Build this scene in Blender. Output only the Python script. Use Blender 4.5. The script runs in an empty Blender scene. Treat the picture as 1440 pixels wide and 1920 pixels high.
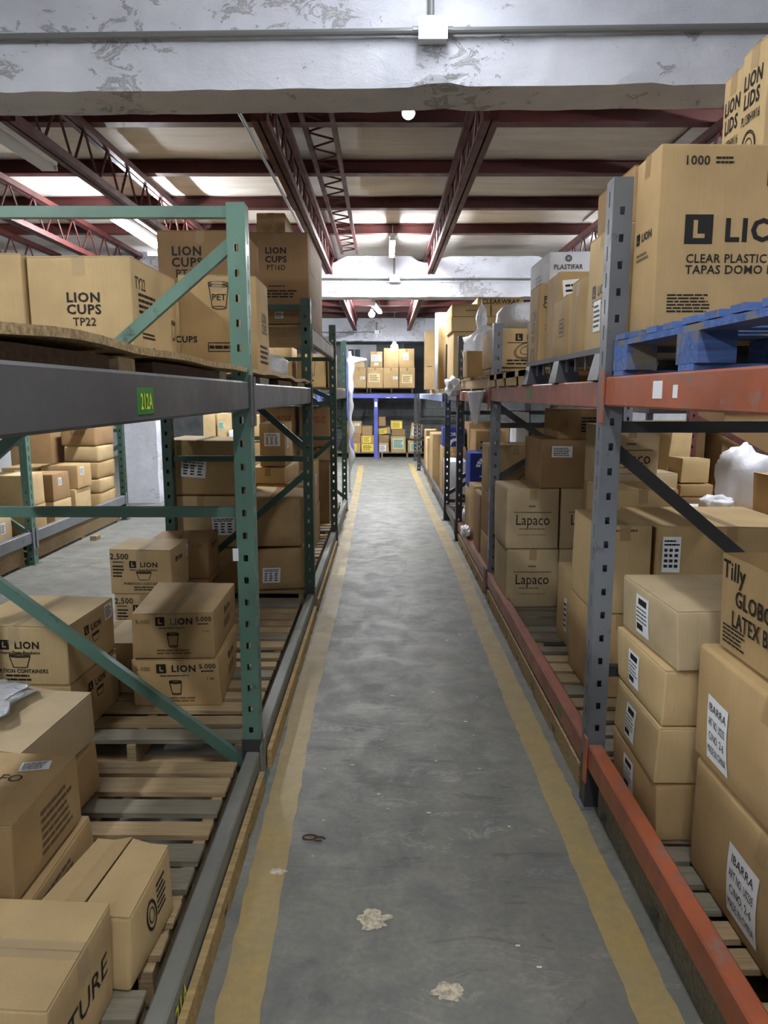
import bpy, bmesh, math, random
from mathutils import Vector, Matrix, noise

# ------------------------------------------------------------------ camera, world, exposure
sc = bpy.context.scene
COL = sc.collection
cam_d = bpy.data.cameras.new('camera')
cam = bpy.data.objects.new('camera', cam_d)
COL.objects.link(cam)
cam.location = (0, 0, 1.6)
cam.rotation_euler = (math.radians(90 - 9.2), 0, 0)
cam_d.sensor_fit = 'VERTICAL'
cam_d.sensor_height = 36
cam_d.lens = 1370 / 1920 * 36
cam_d.clip_start = .05
sc.camera = cam
w = bpy.data.worlds.new('world')
sc.world = w
w.use_nodes = True
w.node_tree.nodes['Background'].inputs[0].default_value = (.8, .85, 1, 1)
w.node_tree.nodes['Background'].inputs[1].default_value = .05
sc.view_settings.view_transform = 'Standard'
sc.view_settings.look = 'None'
sc.view_settings.gamma = 1
sc.view_settings.use_curve_mapping = False
sc.view_settings.exposure = 0.95
sc.cycles.max_bounces = 5
sc.cycles.diffuse_bounces = 4
sc.cycles.glossy_bounces = 2
sc.cycles.transmission_bounces = 2
sc.cycles.transparent_max_bounces = 6
sc.cycles.caustics_reflective = False
sc.cycles.caustics_refractive = False
sc.cycles.use_light_tree = False
sc.cycles.use_adaptive_sampling = True
sc.cycles.adaptive_threshold = .04
LAMP = 70.0            # emission of a lit tube
R = math.radians
random.seed(7)

# ------------------------------------------------------------------ materials
M = {}


def srgb(r, g, b):
    f = lambda c: (c / 255 / 12.92) if c / 255 <= .04045 else ((c / 255 + .055) / 1.055) ** 2.4
    return (f(r), f(g), f(b), 1)


class NT:
    def __init__(s, name):
        s.m = bpy.data.materials.new(name)
        s.m.use_nodes = True
        s.t = s.m.node_tree
        s.b = s.t.nodes['Principled BSDF']
        s.tc = s.t.nodes.new('ShaderNodeTexCoord')
        M[name] = s.m

    def n(s, ty, **kw):
        nd = s.t.nodes.new(ty)
        for k, v in kw.items():
            if k in nd.inputs:
                nd.inputs[k].default_value = v
            else:
                setattr(nd, k, v)
        return nd

    def l(s, a, b):
        s.t.links.new(a, b)

    def coord(s, scale=(1, 1, 1), which='Object', offset_random=False):
        mp = s.n('ShaderNodeMapping')
        mp.inputs['Scale'].default_value = scale
        s.l(s.tc.outputs[which], mp.inputs['Vector'])
        if offset_random:
            oi = s.n('ShaderNodeObjectInfo')
            mu = s.n('ShaderNodeMath', operation='MULTIPLY')
            mu.inputs[1].default_value = 37.0
            s.l(oi.outputs['Random'], mu.inputs[0])
            s.l(mu.outputs[0], mp.inputs['Location'])
        return mp.outputs[0]

    def noise(s, vec, scale, detail=6, rough=.55, dist=0):
        nd = s.n('ShaderNodeTexNoise')
        nd.inputs['Scale'].default_value = scale
        nd.inputs['Detail'].default_value = detail
        nd.inputs['Roughness'].default_value = rough
        nd.inputs['Distortion'].default_value = dist
        s.l(vec, nd.inputs['Vector'])
        return nd.outputs['Fac']

    def ramp(s, fac, stops, interp='LINEAR'):
        r = s.n('ShaderNodeValToRGB')
        r.color_ramp.interpolation = interp
        e = r.color_ramp.elements
        while len(e) < len(stops):
            e.new(.5)
        for el, (p, c) in zip(e, stops):
            el.position = p
            el.color = c
        s.l(fac, r.inputs[0])
        return r.outputs[0]

    def mix(s, fac, a, b, mode='MIX'):
        m = s.n('ShaderNodeMix', data_type='RGBA', blend_type=mode)
        for sock, v in ((m.inputs[0], fac), (m.inputs[6], a), (m.inputs[7], b)):
            if hasattr(v, 'is_linked'):
                s.l(v, sock)
            else:
                sock.default_value = v
        return m.outputs[2]

    def vary(s, col, lo, hi):
        oi = s.n('ShaderNodeObjectInfo')
        r = s.n('ShaderNodeMapRange')
        r.inputs['To Min'].default_value = lo
        r.inputs['To Max'].default_value = hi
        s.l(oi.outputs['Random'], r.inputs['Value'])
        h = s.n('ShaderNodeHueSaturation')
        s.l(col, h.inputs['Color'])
        s.l(r.outputs[0], h.inputs['Value'])
        return h.outputs[0]

    def bump(s, height, strength, dist=.01):
        b = s.n('ShaderNodeBump')
        b.inputs['Strength'].default_value = strength
        b.inputs['Distance'].default_value = dist
        s.l(height, b.inputs['Height'])
        s.l(b.outputs[0], s.b.inputs['Normal'])

    def out(s, col=None, rough=.6, metal=0, spec=.5):
        if col is not None:
            if hasattr(col, 'is_linked'):
                s.l(col, s.b.inputs['Base Color'])
            else:
                s.b.inputs['Base Color'].default_value = col
        if hasattr(rough, 'is_linked'):
            s.l(rough, s.b.inputs['Roughness'])
        else:
            s.b.inputs['Roughness'].default_value = rough
        s.b.inputs['Metallic'].default_value = metal
        s.b.inputs['Specular IOR Level'].default_value = spec
        return s.m


def G(v):
    return (v, v, v, 1)


def card(name, c, lo=.9, hi=1.08):
    k = NT(name)
    v = k.coord((1, 1, 1), offset_random=True)
    n1 = k.noise(v, 5, 5)
    v2 = k.coord((60, 60, 2.5))
    n2 = k.noise(v2, 3, 3)
    col = k.mix(k.ramp(n1, [(.3, G(0)), (.75, G(1))]), srgb(*[x * .93 for x in c]), srgb(*[min(255, x * 1.05) for x in c]))
    col = k.mix(k.ramp(n2, [(.35, G(0)), (.65, G(.16))]), col, srgb(*[x * .82 for x in c]))
    col = k.vary(col, lo, hi)
    k.bump(n2, .12, .004)
    return k.out(col, .72, 0, .25)


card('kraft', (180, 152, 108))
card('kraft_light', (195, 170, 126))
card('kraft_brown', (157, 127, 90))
card('kraft_pale', (191, 172, 138))
card('white_carton', (226, 229, 236), .95, 1.03)
card('blue_carton', (40, 58, 138), .95, 1.05)

k = NT('tape')
k.out(srgb(186, 158, 116), .12, 0, .5)
k.b.inputs['Alpha'].default_value = .55
k = NT('tape_clear')
k.out(srgb(205, 190, 160), .08, 0, .6)
k.b.inputs['Alpha'].default_value = .3
NT('ink').out(srgb(36, 33, 32), .55, 0, .2)
NT('ink_soft').out(srgb(104, 88, 66), .6, 0, .2)
NT('ink_red').out(srgb(150, 60, 34), .6, 0, .2)
NT('ink_white').out(srgb(228, 230, 236), .6, 0, .2)
NT('ink_yellow').out(srgb(226, 230, 60), .6, 0, .2)
NT('paper').out(srgb(232, 236, 240), .5, 0, .3)
NT('paper_yellow').out(srgb(238, 214, 84), .5, 0, .3)
NT('paper_green').out(srgb(176, 208, 188), .5, 0, .3)
NT('paper_cream').out(srgb(214, 196, 150), .5, 0, .3)
NT('tag_green').out(srgb(52, 128, 56), .45, 0, .4)


def paint(name, c, worn, rough=.45, amount=.62, fine=9):
    k = NT(name)
    v = k.coord((1, 1, 1), offset_random=True)
    n = k.noise(v, fine, 9, .68)
    n2 = k.noise(v, 2.2, 4)
    col = k.mix(k.ramp(n2, [(.3, G(0)), (.7, G(1))]), srgb(*[x * .86 for x in c]), srgb(*[min(255, x * 1.1) for x in c]))
    col = k.mix(k.ramp(n, [(amount, G(0)), (amount + .09, G(1))]), col, srgb(*worn))
    k.bump(n, .15, .004)
    return k.out(col, k.ramp(n, [(.3, G(rough - .1)), (.8, G(rough + .2))]), 0, .5)


paint('green_steel', (86, 120, 108), (56, 66, 61), .36)
paint('shaded_green_steel', (44, 72, 62), (30, 38, 34), .42)  # rack green again, weaker light on the further frames put into the colour
paint('slate_steel', (80, 81, 84), (56, 55, 55), .42, .66, 5)
paint('grey_green_steel', (118, 120, 115), (84, 82, 76), .45, .6)
paint('grey_steel', (104, 109, 116), (68, 68, 70), .4)
paint('dark_steel', (54, 54, 58), (40, 36, 36), .45)
paint('orange_steel', (164, 90, 62), (136, 104, 94), .38, .54, 14)
paint('pink_steel', (148, 92, 78), (116, 88, 80), .42, .58, 12)
paint('blue_steel', (88, 98, 178), (100, 108, 158), .4, .7)
paint('pale_blue_steel', (128, 138, 170), (150, 152, 160), .4, .6)
paint('red_steel', (80, 33, 31), (54, 25, 24), .5, .6)
paint('red_post', (98, 52, 50), (96, 84, 84), .45, .54)

k = NT('slot_dark')
k.out(srgb(24, 24, 24), .8)

for nm, c in (('pallet_wood', (168, 146, 112)), ('pallet_wood_grey', (134, 128, 112)), ('dark_wood', (78, 60, 46)), ('blue_wood', (84, 112, 172)), ('kraft_wood', (186, 160, 112))):
    k = NT(nm)
    v = k.coord((1.5, 26, 26), offset_random=True)
    n = k.noise(v, 2.5, 6, .6, .6)
    v2 = k.coord((1, 1, 1), offset_random=True)
    n2 = k.noise(v2, 7, 5)
    col = k.mix(k.ramp(n, [(.3, G(0)), (.7, G(1))]), srgb(*[x * .78 for x in c]), srgb(*[min(255, x * 1.1) for x in c]))
    if nm == 'blue_wood':
        col = k.mix(k.ramp(n2, [(.55, G(0)), (.66, G(1))]), col, srgb(128, 122, 108))
    else:
        col = k.mix(k.ramp(n2, [(.5, G(0)), (.8, G(.5))]), col, srgb(*[x * .6 for x in c]))
    col = k.vary(col, .8, 1.1)
    k.bump(n, .3, .004)
    k.out(col, .75, 0, .2)

k = NT('particle_board')
v = k.coord((1, 1, 1))
n = k.noise(v, 90, 3)
n2 = k.noise(v, 5, 4)
col = k.mix(k.ramp(n, [(.35, G(0)), (.65, G(1))]), srgb(138, 116, 84), srgb(190, 168, 128))
col = k.mix(k.ramp(n2, [(.4, G(0)), (.8, G(.5))]), col, srgb(120, 104, 80))
k.bump(n, .4, .003)
k.out(col, .85, 0, .15)

k = NT('black_plastic')
k.out(srgb(58, 60, 68), .45)
k = NT('white_plastic')
v = k.coord((1, 1, 1))
n = k.noise(v, 9, 4, .55, 1.0)
k.bump(n, .3, .03)
k.out(srgb(226, 229, 238), .3, 0, .5)
k.b.inputs['Subsurface Weight'].default_value = .0
k = NT('clear_plastic')
v = k.coord((1, 1, 1))
n = k.noise(v, 14, 5, .6, 1.2)
k.bump(n, .6, .03)
k.out(srgb(206, 210, 216), .2, 0, .6)
k.b.inputs['Alpha'].default_value = .72
NT('foam_white').out(srgb(214, 220, 232), .6, 0, .3)
NT('galvanised').out(srgb(160, 165, 168), .35, .7, .5)
NT('conduit_paint').out(srgb(112, 115, 115), .4, .2, .5)
NT('box_metal').out(srgb(196, 204, 206), .35, .2, .5)
NT('fixture_white').out(srgb(200, 204, 208), .4, 0, .5)

for nm, q in (('tube_light', 1.0), ('tube_light_weak', .34), ('tube_light_soft', .8), ('tube_light_mid', 1.5), ('tube_light_far', 2.7), ('tube_light_strong', 8.0), ('bulb_light', .5)):
    k = NT(nm)
    k.out(G(1), .5)
    k.b.inputs['Emission Color'].default_value = (.95, .97, 1, 1)
    k.b.inputs['Emission Strength'].default_value = LAMP * q
    if nm == 'bulb_light': k.m.cycles.emission_sampling = 'NONE'

# floor: worn grey concrete
k = NT('concrete_floor')
v = k.coord((1, 1, 1))
big = k.noise(v, .9, 6, .6, .4)
mid = k.noise(v, 5.5, 8, .62, .6)
fin = k.noise(v, 46, 6, .6)
vs = k.coord((.55, 1.5, 1))
ripple = k.noise(vs, 4.2, 6, .7, 1.4)
col = k.mix(k.ramp(big, [(.32, G(0)), (.68, G(1))]), srgb(116, 116, 107), srgb(142, 142, 133))
col = k.mix(k.ramp(mid, [(.40, G(0)), (.66, G(.85))]), col, srgb(104, 106, 108))
blot = k.noise(v, 1.9, 5, .6, .8)
col = k.mix(k.ramp(blot, [(.5, G(0)), (.66, G(.4))]), col, srgb(102, 102, 97))
col = k.mix(k.ramp(fin, [(.35, G(.3)), (.6, G(0))]), col, srgb(92, 92, 90))
zone = k.noise(v, .55, 2, .5)
zm = k.n('ShaderNodeMath', operation='MULTIPLY')
k.l(k.ramp(ripple, [(.57, G(0)), (.585, G(.34)), (.61, G(0))]), zm.inputs[0])
k.l(k.ramp(zone, [(.45, G(.03)), (.6, G(1))]), zm.inputs[1])
col = k.mix(zm.outputs[0], col, srgb(196, 196, 190))
zm2 = k.n('ShaderNodeMath', operation='MULTIPLY')
k.l(k.ramp(ripple, [(.375, G(.7)), (.39, G(0))]), zm2.inputs[0])
k.l(k.ramp(zone, [(.42, G(.2)), (.6, G(1))]), zm2.inputs[1])
col = k.mix(zm2.outputs[0], col, srgb(84, 82, 78))
k.bump(ripple, .22, .02)
k.out(col, k.ramp(mid, [(.3, G(.44)), (.7, G(.62))]), 0, .42)

k = NT('yellow_paint')
v = k.coord((1, 1, 1))
n = k.noise(v, 6, 8, .65, .6)
n2 = k.noise(v, 38, 6, .6)
col = k.mix(k.ramp(n, [(.35, G(0)), (.7, G(1))]), srgb(170, 146, 90), srgb(154, 140, 102))
col = k.mix(k.ramp(n2, [(.4, G(0)), (.62, G(.4))]), col, srgb(140, 128, 96))
col = k.mix(k.ramp(n, [(.66, G(0)), (.72, G(.8))]), col, srgb(138, 134, 118))
k.out(col, k.ramp(n, [(.3, G(.35)), (.7, G(.65))]), 0, .45)

# white painted, peeling concrete
k = NT('white_concrete')
v = k.coord((1, 1, 1))
v2 = k.coord((1, 1, 1.6))
n = k.noise(v, 2.2, 8, .6, .3)
p = k.noise(v2, 8.5, 8, .74, .9)
p2 = k.noise(v2, 1.5, 4, .5)
pp = k.n('ShaderNodeMath', operation='MULTIPLY')
k.l(p, pp.inputs[0])
k.l(p2, pp.inputs[1])
col = k.mix(k.ramp(n, [(.35, G(0)), (.7, G(1))]), srgb(196, 200, 212), srgb(222, 226, 238))
col = k.mix(k.ramp(pp.outputs[0], [(.315, G(0)), (.36, G(.42)), (.42, G(.25))]), col, srgb(158, 156, 146))
col = k.mix(k.ramp(pp.outputs[0], [(.318, G(0)), (.326, G(.95)), (.338, G(0))]), col, srgb(52, 50, 48))
col = k.mix(k.ramp(pp.outputs[0], [(.346, G(0)), (.353, G(.9)), (.364, G(0))]), col, srgb(60, 58, 56))
k.bump(p, .55, .03)
k.out(col, .7, 0, .25)

k = NT('plain_wall')
v = k.coord((1, 1, 1))
n = k.noise(v, 1.4, 7, .6, .5)
k.out(k.mix(k.ramp(n, [(.3, G(0)), (.7, G(1))]), srgb(176, 180, 184), srgb(206, 210, 216)), .8, 0, .2)
k = NT('block_wall')
v = k.coord((1, 1, 1))
n = k.noise(v, 3, 7, .6, .5)
k.out(k.mix(k.ramp(n, [(.3, G(0)), (.7, G(1))]), srgb(88, 92, 92), srgb(116, 120, 120)), .85, 0, .2)
k = NT('roof_sheet')
v = k.coord((.5, 2.4, 1), offset_random=True)
n = k.noise(v, 2.2, 9, .66, 1.0)
n2 = k.noise(v, 7, 9, .7, 2.0)
col = k.mix(k.ramp(n, [(.3, G(0)), (.7, G(1))]), srgb(206, 201, 194), srgb(236, 233, 229))
col = k.mix(k.ramp(n2, [(.64, G(0)), (.7, G(.7))]), col, srgb(120, 108, 98))
k.bump(n, .2, .03)
k.out(col, .65, 0, .3)
NT('window_glass').out(srgb(60, 68, 70), .15, 0, .5)
k = NT('patch_chip')
v = k.coord((1, 1, 1))
n = k.noise(v, 60, 6, .7)
k.bump(n, .6, .01)
k.out(k.mix(k.ramp(n, [(.35, G(0)), (.6, G(1))]), srgb(150, 144, 124), srgb(224, 216, 192)), .8)


# ------------------------------------------------------------------ mesh helpers
def tag(o, label=None, cat=None, group=None, kind=None):
    if label: o['label'] = label
    if cat: o['category'] = cat
    if group: o['group'] = group
    if kind: o['kind'] = kind
    return o


def empty(name, loc=(0, 0, 0), rot=(0, 0, 0)):
    o = bpy.data.objects.new(name, None)
    o.empty_display_size = .1
    COL.objects.link(o)
    o.location = loc
    o.rotation_euler = rot
    return o


def link(name, me, parent=None, loc=(0, 0, 0), rot=(0, 0, 0), scale=(1, 1, 1)):
    o = bpy.data.objects.new(name, me)
    COL.objects.link(o)
    o.parent = parent
    o.location = loc
    o.rotation_euler = rot
    o.scale = scale
    return o


class MB:
    def __init__(s):
        s.v, s.f = [], []

    def add(s, vs, fs):
        b = len(s.v)
        s.v += [tuple(p) for p in vs]
        s.f += [tuple(i + b for i in f) for f in fs]
        return s

    def box(s, x0, x1, y0, y1, z0, z1):
        return s.add([(x0, y0, z0), (x1, y0, z0), (x1, y1, z0), (x0, y1, z0), (x0, y0, z1), (x1, y0, z1), (x1, y1, z1), (x0, y1, z1)],
                     [(0, 3, 2, 1), (4, 5, 6, 7), (0, 1, 5, 4), (1, 2, 6, 5), (2, 3, 7, 6), (3, 0, 4, 7)])

    def cbox(s, x0, x1, y0, y1, z0, z1, c):
        """box with chamfered long edges (profile octagon swept along the longest axis)"""
        d = (x1 - x0, y1 - y0, z1 - z0)
        ax = d.index(max(d))
        lo, hi = [(x0, x1), (y0, y1), (z0, z1)], None
        o = [i for i in range(3) if i != ax]
        (a0, a1), (b0, b1) = lo[o[0]], lo[o[1]]
        prof = [(a0 + c, b0), (a1 - c, b0), (a1, b0 + c), (a1, b1 - c), (a1 - c, b1), (a0 + c, b1), (a0, b1 - c), (a0, b0 + c)]
        vs = []
        for t in lo[ax]:
            for a, b in prof:
                p = [0, 0, 0]
                p[ax], p[o[0]], p[o[1]] = t, a, b
                vs.append(p)
        n = 8
        return s.add(vs, [tuple(range(n)), tuple(range(2 * n - 1, n - 1, -1))] + [(i, i + n, (i + 1) % n + n, (i + 1) % n) for i in range(n)])

    def bar(s, p, q, wd, ht, up=(0, 0, 1)):
        p, q, up = Vector(p), Vector(q), Vector(up)
        d = (q - p).normalized()
        a = d.cross(up)
        if a.length < 1e-4: a = Vector((1, 0, 0))
        a.normalize()
        b = a.cross(d)
        vs = [e + a * (sx * wd / 2) + b * (sz * ht / 2) for e in (p, q) for sx, sz in ((-1, -1), (1, -1), (1, 1), (-1, 1))]
        return s.add(vs, [(0, 1, 2, 3), (7, 6, 5, 4), (0, 4, 5, 1), (1, 5, 6, 2), (2, 6, 7, 3), (3, 7, 4, 0)])

    def tube(s, p, q, r, n=10, r2=None):
        p, q = Vector(p), Vector(q)
        r2 = r if r2 is None else r2
        d = (q - p).normalized()
        a = d.orthogonal().normalized()
        b = d.cross(a)
        vs = [e + (a * math.cos(2 * math.pi * i / n) + b * math.sin(2 * math.pi * i / n)) * rr for e, rr in ((p, r), (q, r2)) for i in range(n)]
        return s.add(vs, [tuple(range(n - 1, -1, -1)), tuple(range(n, 2 * n))] + [(i, (i + 1) % n, (i + 1) % n + n, i + n) for i in range(n)])

    def mesh(s, name, mat):
        me = bpy.data.meshes.new(name)
        me.from_pydata(s.v, [], s.f)
        bm = bmesh.new()
        bm.from_mesh(me)
        bmesh.ops.recalc_face_normals(bm, faces=bm.faces)
        bm.to_mesh(me)
        bm.free()
        me.materials.append(M[mat])
        return me

    def build(s, name, mat, parent=None, loc=(0, 0, 0), rot=(0, 0, 0), smooth=False):
        me = s.mesh(name, mat)
        if smooth: me.polygons.foreach_set('use_smooth', [True] * len(me.polygons))
        return link(name, me, parent, loc, rot)


def raw(name, vs, fs, mat, parent=None, smooth=False):
    me = bpy.data.meshes.new(name)
    me.from_pydata([tuple(p) for p in vs], [], fs)
    me.materials.append(M[mat])
    if smooth: me.polygons.foreach_set('use_smooth', [True] * len(me.polygons))
    return link(name, me, parent)


# ------------------------------------------------------------------ lettering
GLYPH = {}


def glyph(text, bold):
    key = (text, bold)
    if key not in GLYPH:
        cu = bpy.data.curves.new('lettering', 'FONT')
        cu.body = text
        cu.size = 1.37
        cu.resolution_u = 2
        cu.align_x = 'CENTER'
        cu.offset = (0, .02, .042)[bold]
        cu.space_character = (1, 1.06, 1.12)[bold]
        ob = bpy.data.objects.new('lettering', cu)
        COL.objects.link(ob)
        bpy.context.view_layer.update()
        dg = bpy.context.evaluated_depsgraph_get()
        me = bpy.data.meshes.new_from_object(ob.evaluated_get(dg))
        vs = [(v.co.x, v.co.y - .5) for v in me.vertices]
        fs = [tuple(p.vertices) for p in me.polygons]
        bpy.data.objects.remove(ob)
        bpy.data.curves.remove(cu)
        bpy.data.meshes.remove(me)
        GLYPH[key] = (vs, fs)
    return GLYPH[key]


class Flat:
    """2-D drawing in metres, origin at its centre"""
    def __init__(s):
        s.v, s.f = [], []

    def add(s, vs, fs, dx=0, dy=0, sc=1, sx=1):
        b = len(s.v)
        s.v += [(x * sc * sx + dx, y * sc + dy) for x, y in vs]
        s.f += [tuple(i + b for i in f) for f in fs]
        return s

    def rect(s, x0, x1, y0, y1):
        n = max(1, int((x1 - x0) / .03))
        for i in range(n):
            a, b = x0 + (x1 - x0) * i / n, x0 + (x1 - x0) * (i + 1) / n
            s.add([(a, y0), (b, y0), (b, y1), (a, y1)], [(0, 1, 2, 3)])
        return s

    def text(s, t, x, y, h, bold=1, sx=1):
        vs, fs = glyph(t, bold)
        return s.add(vs, fs, x, y, h, sx)

    def stroke(s, pts, wd, closed=False):
        pts = list(pts)
        if closed: pts.append(pts[0])
        for (x0, y0), (x1, y1) in zip(pts, pts[1:]):
            dx, dy = x1 - x0, y1 - y0
            L = math.hypot(dx, dy) or 1
            nx, ny = -dy / L * wd / 2, dx / L * wd / 2
            s.add([(x0 + nx, y0 + ny), (x0 - nx, y0 - ny), (x1 - nx, y1 - ny), (x1 + nx, y1 + ny)], [(0, 1, 2, 3)])
        return s

    def oval(s, x, y, a, b, wd, n=20, rot=0):
        c, q = math.cos(rot), math.sin(rot)
        return s.stroke([(x + a * math.cos(t) * c - b * math.sin(t) * q, y + a * math.cos(t) * q + b * math.sin(t) * c) for t in (2 * math.pi * i / n for i in range(n))], wd, True)

    def lsquare(s, x, y, h):
        xs, ys = [0, .3, .46, .72, 1], [0, .2, .36, .82, 1]
        for i in range(4):
            for j in range(4):
                if (i == 1 and j in (1, 2)) or (i == 2 and j == 1): continue
                s.rect(x + (xs[i] - .5) * h, x + (xs[i + 1] - .5) * h, y + (ys[j] - .5) * h, y + (ys[j + 1] - .5) * h)
        return s

    def lion(s, h, x=0, y=0):
        s.lsquare(x - h * 1.55, y, h)
        return s.text('LION', x + h * .78, y, h * .74, 2)

    def bowl(s, x, y, wd, h, t):
        s.oval(x, y + h / 2, wd / 2, h * .12, t)
        s.oval(x, y + h / 2 - h * .1, wd * .49, h * .1, t)
        return s.stroke([(x - wd / 2, y + h / 2 - h * .1), (x - wd * .32, y - h / 2), (x + wd * .32, y - h / 2), (x + wd / 2, y + h / 2 - h * .1)], t)

    def cup(s, x, y, wd, h, t):
        s.oval(x, y + h * .46, wd / 2, h * .05, t)
        s.oval(x, y + h * .36, wd * .48, h * .04, t)
        s.oval(x, y - h * .42, wd * .34, h * .05, t)
        s.stroke([(x - wd / 2, y + h * .46), (x - wd * .34, y - h * .42)], t)
        return s.stroke([(x + wd / 2, y + h * .46), (x + wd * .34, y - h * .42)], t)

    def lines(s, x, y, wd, h, n, rnd, fill=.5):
        for i in range(n):
            yy = y + h / 2 - (i + .5) * h / n
            t = h / n * fill / 2
            e = x - wd / 2 + wd * rnd.uniform(.75, 1)
            a = x - wd / 2
            while a < e:
                b = min(e, a + rnd.uniform(.1, .26) * wd)
                s.rect(a, b, yy - t, yy + t)
                a = b + wd * .025
        return s


# ------------------------------------------------------------------ cartons
def carton(label, x0, x1, y0, y1, z0, z1, mat='kraft', rz=0, rot=None, bulge=.004, dent=.006, tape='y', flaps=True, art=(), tags=(),
           group='cardboard boxes', name='cardboard_box', open_top=False, soft=.006, cat='box', tapemat='tape', seed=None, lift=.0015):
    rnd = random.Random(label if seed is None else seed)
    sx, sy, H = x1 - x0, y1 - y0, z1 - z0
    root = empty(name, ((x0 + x1) / 2, (y0 + y1) / 2, z0), rot or (0, 0, R(rz)))
    tag(root, label, cat, group)
    ft = .004 if (flaps and not open_top) else 0
    Hb = H - ft
    off = {}
    for a in (0, 1):
        for b in (0, 1):
            e = (rnd.uniform(-dent, dent) * .5, rnd.uniform(-dent, dent) * .5)
            off[a, b, 0] = Vector((e[0], e[1], 0))
            off[a, b, 1] = Vector((e[0] + rnd.uniform(-dent, dent), e[1] + rnd.uniform(-dent, dent), rnd.uniform(-dent, 0)))

    def warp(p):
        a, b, c = p[0] / sx + .5, p[1] / sy + .5, p[2] / H
        a, b, c = [min(1.2, max(-.2, q)) for q in (a, b, c)]
        o = Vector((0, 0, 0))
        for i in (0, 1):
            for j in (0, 1):
                for l in (0, 1):
                    o += off[i, j, l] * ((a if i else 1 - a) * (b if j else 1 - b) * (c if l else 1 - c))
        return Vector(p) + o

    def bul(a, b):
        return bulge * 16 * a * (1 - a) * b * (1 - b)

    def pos(a, b, c, r=None):
        r = soft if r is None else r
        p = Vector(((a - .5) * sx, (b - .5) * sy, c * Hb))
        if r:
            q = Vector((max(-sx / 2 + r, min(sx / 2 - r, p.x)), max(-sy / 2 + r, min(sy / 2 - r, p.y)), max(r, min(Hb - r, p.z))))
            d = p - q
            if d.length > 1e-9: p = q + d.normalized() * r
        if a in (0, 1): p.x += (1 if a else -1) * bul(b, c)
        if b in (0, 1): p.y += (1 if b else -1) * bul(a, c)
        return warp(p)

    def surf(face, u, v, eps):
        if face == 'F': return warp(Vector(((u - .5) * sx, -sy / 2 - bul(u, v) - eps, v * Hb)))
        if face == 'R': return warp(Vector((sx / 2 + bul(u, v) + eps, (u - .5) * sy, v * Hb)))
        if face == 'L': return warp(Vector((-sx / 2 - bul(1 - u, v) - eps, (.5 - u) * sy, v * Hb)))
        return warp(Vector(((u - .5) * sx, (v - .5) * sy, H + eps)))

    dims = {'F': (sx, Hb), 'R': (sy, Hb), 'L': (sy, Hb), 'T': (sx, sy)}

    if open_top:
        mb = MB()
        t = .005
        mb.box(-sx / 2, sx / 2, -sy / 2, -sy / 2 + t, 0, H).box(-sx / 2, sx / 2, sy / 2 - t, sy / 2, 0, H)
        mb.box(-sx / 2, -sx / 2 + t, -sy / 2 + t, sy / 2 - t, 0, H).box(sx / 2 - t, sx / 2, -sy / 2 + t, sy / 2 - t, 0, H)
        mb.box(-sx / 2 + t, sx / 2 - t, -sy / 2 + t, sy / 2 - t, 0, t)
        mb.v = [tuple(warp(p)) for p in mb.v]
        mb.build('body', mat, root)
        for side, ang in open_top:
            L = min(sx, sy) / 2
            mb = MB()
            ca, sa = math.cos(R(ang)), math.sin(R(ang))
            if side in 'LR':
                s_ = -1 if side == 'L' else 1
                e = s_ * (sx / 2)
                pr = [(e, H - .002), (e + s_ * L * ca, H + L * sa)]
                mb.add([(pr[0][0], -sy / 2 + .01, pr[0][1]), (pr[0][0], sy / 2 - .01, pr[0][1]), (pr[1][0], sy / 2 - .015, pr[1][1]), (pr[1][0], -sy / 2 + .015, pr[1][1])], [(0, 1, 2, 3)])
            else:
                s_ = -1 if side == 'F' else 1
                e = s_ * (sy / 2)
                pr = [(e, H - .002), (e + s_ * L * ca, H + L * sa)]
                mb.add([(-sx / 2 + .01, pr[0][0], pr[0][1]), (sx / 2 - .01, pr[0][0], pr[0][1]), (sx / 2 - .015, pr[1][0], pr[1][1]), (-sx / 2 + .015, pr[1][0], pr[1][1])], [(0, 1, 2, 3)])
            o = mb.build('flap', mat, root)
            md = o.modifiers.new('thickness', 'SOLIDIFY')
            md.thickness = .004
    else:
        n = 5
        ts = lambda L: [0, soft * .5 / L, soft / L] + [soft / L + (1 - 2 * soft / L) * i / n for i in range(1, n)] + [1 - soft / L, 1 - soft * .5 / L, 1]
        ax, by, cz = ts(sx), ts(sy), ts(Hb)
        vs, fs, idx = [], [], {}

        def vid(a, b, c):
            kk = (a, b, c)
            if kk not in idx:
                idx[kk] = len(vs)
                vs.append(tuple(pos(a, b, c)))
            return idx[kk]

        def face(P_, Q_, fn, flip):
            for i in range(len(P_) - 1):
                for j in range(len(Q_) - 1):
                    q = [vid(*fn(P_[i], Q_[j])), vid(*fn(P_[i + 1], Q_[j])), vid(*fn(P_[i + 1], Q_[j + 1])), vid(*fn(P_[i], Q_[j + 1]))]
                    fs.append(tuple(q[::-1] if flip else q))
        face(ax, cz, lambda a, c: (a, 0, c), False)
        face(ax, cz, lambda a, c: (a, 1, c), True)
        face(by, cz, lambda b, c: (1, b, c), False)
        face(by, cz, lambda b, c: (0, b, c), True)
        face(ax, by, lambda a, b: (a, b, 1), False)
        face(ax, by, lambda a, b: (a, b, 0), True)
        raw('body', vs, fs, mat, root, True)
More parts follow.
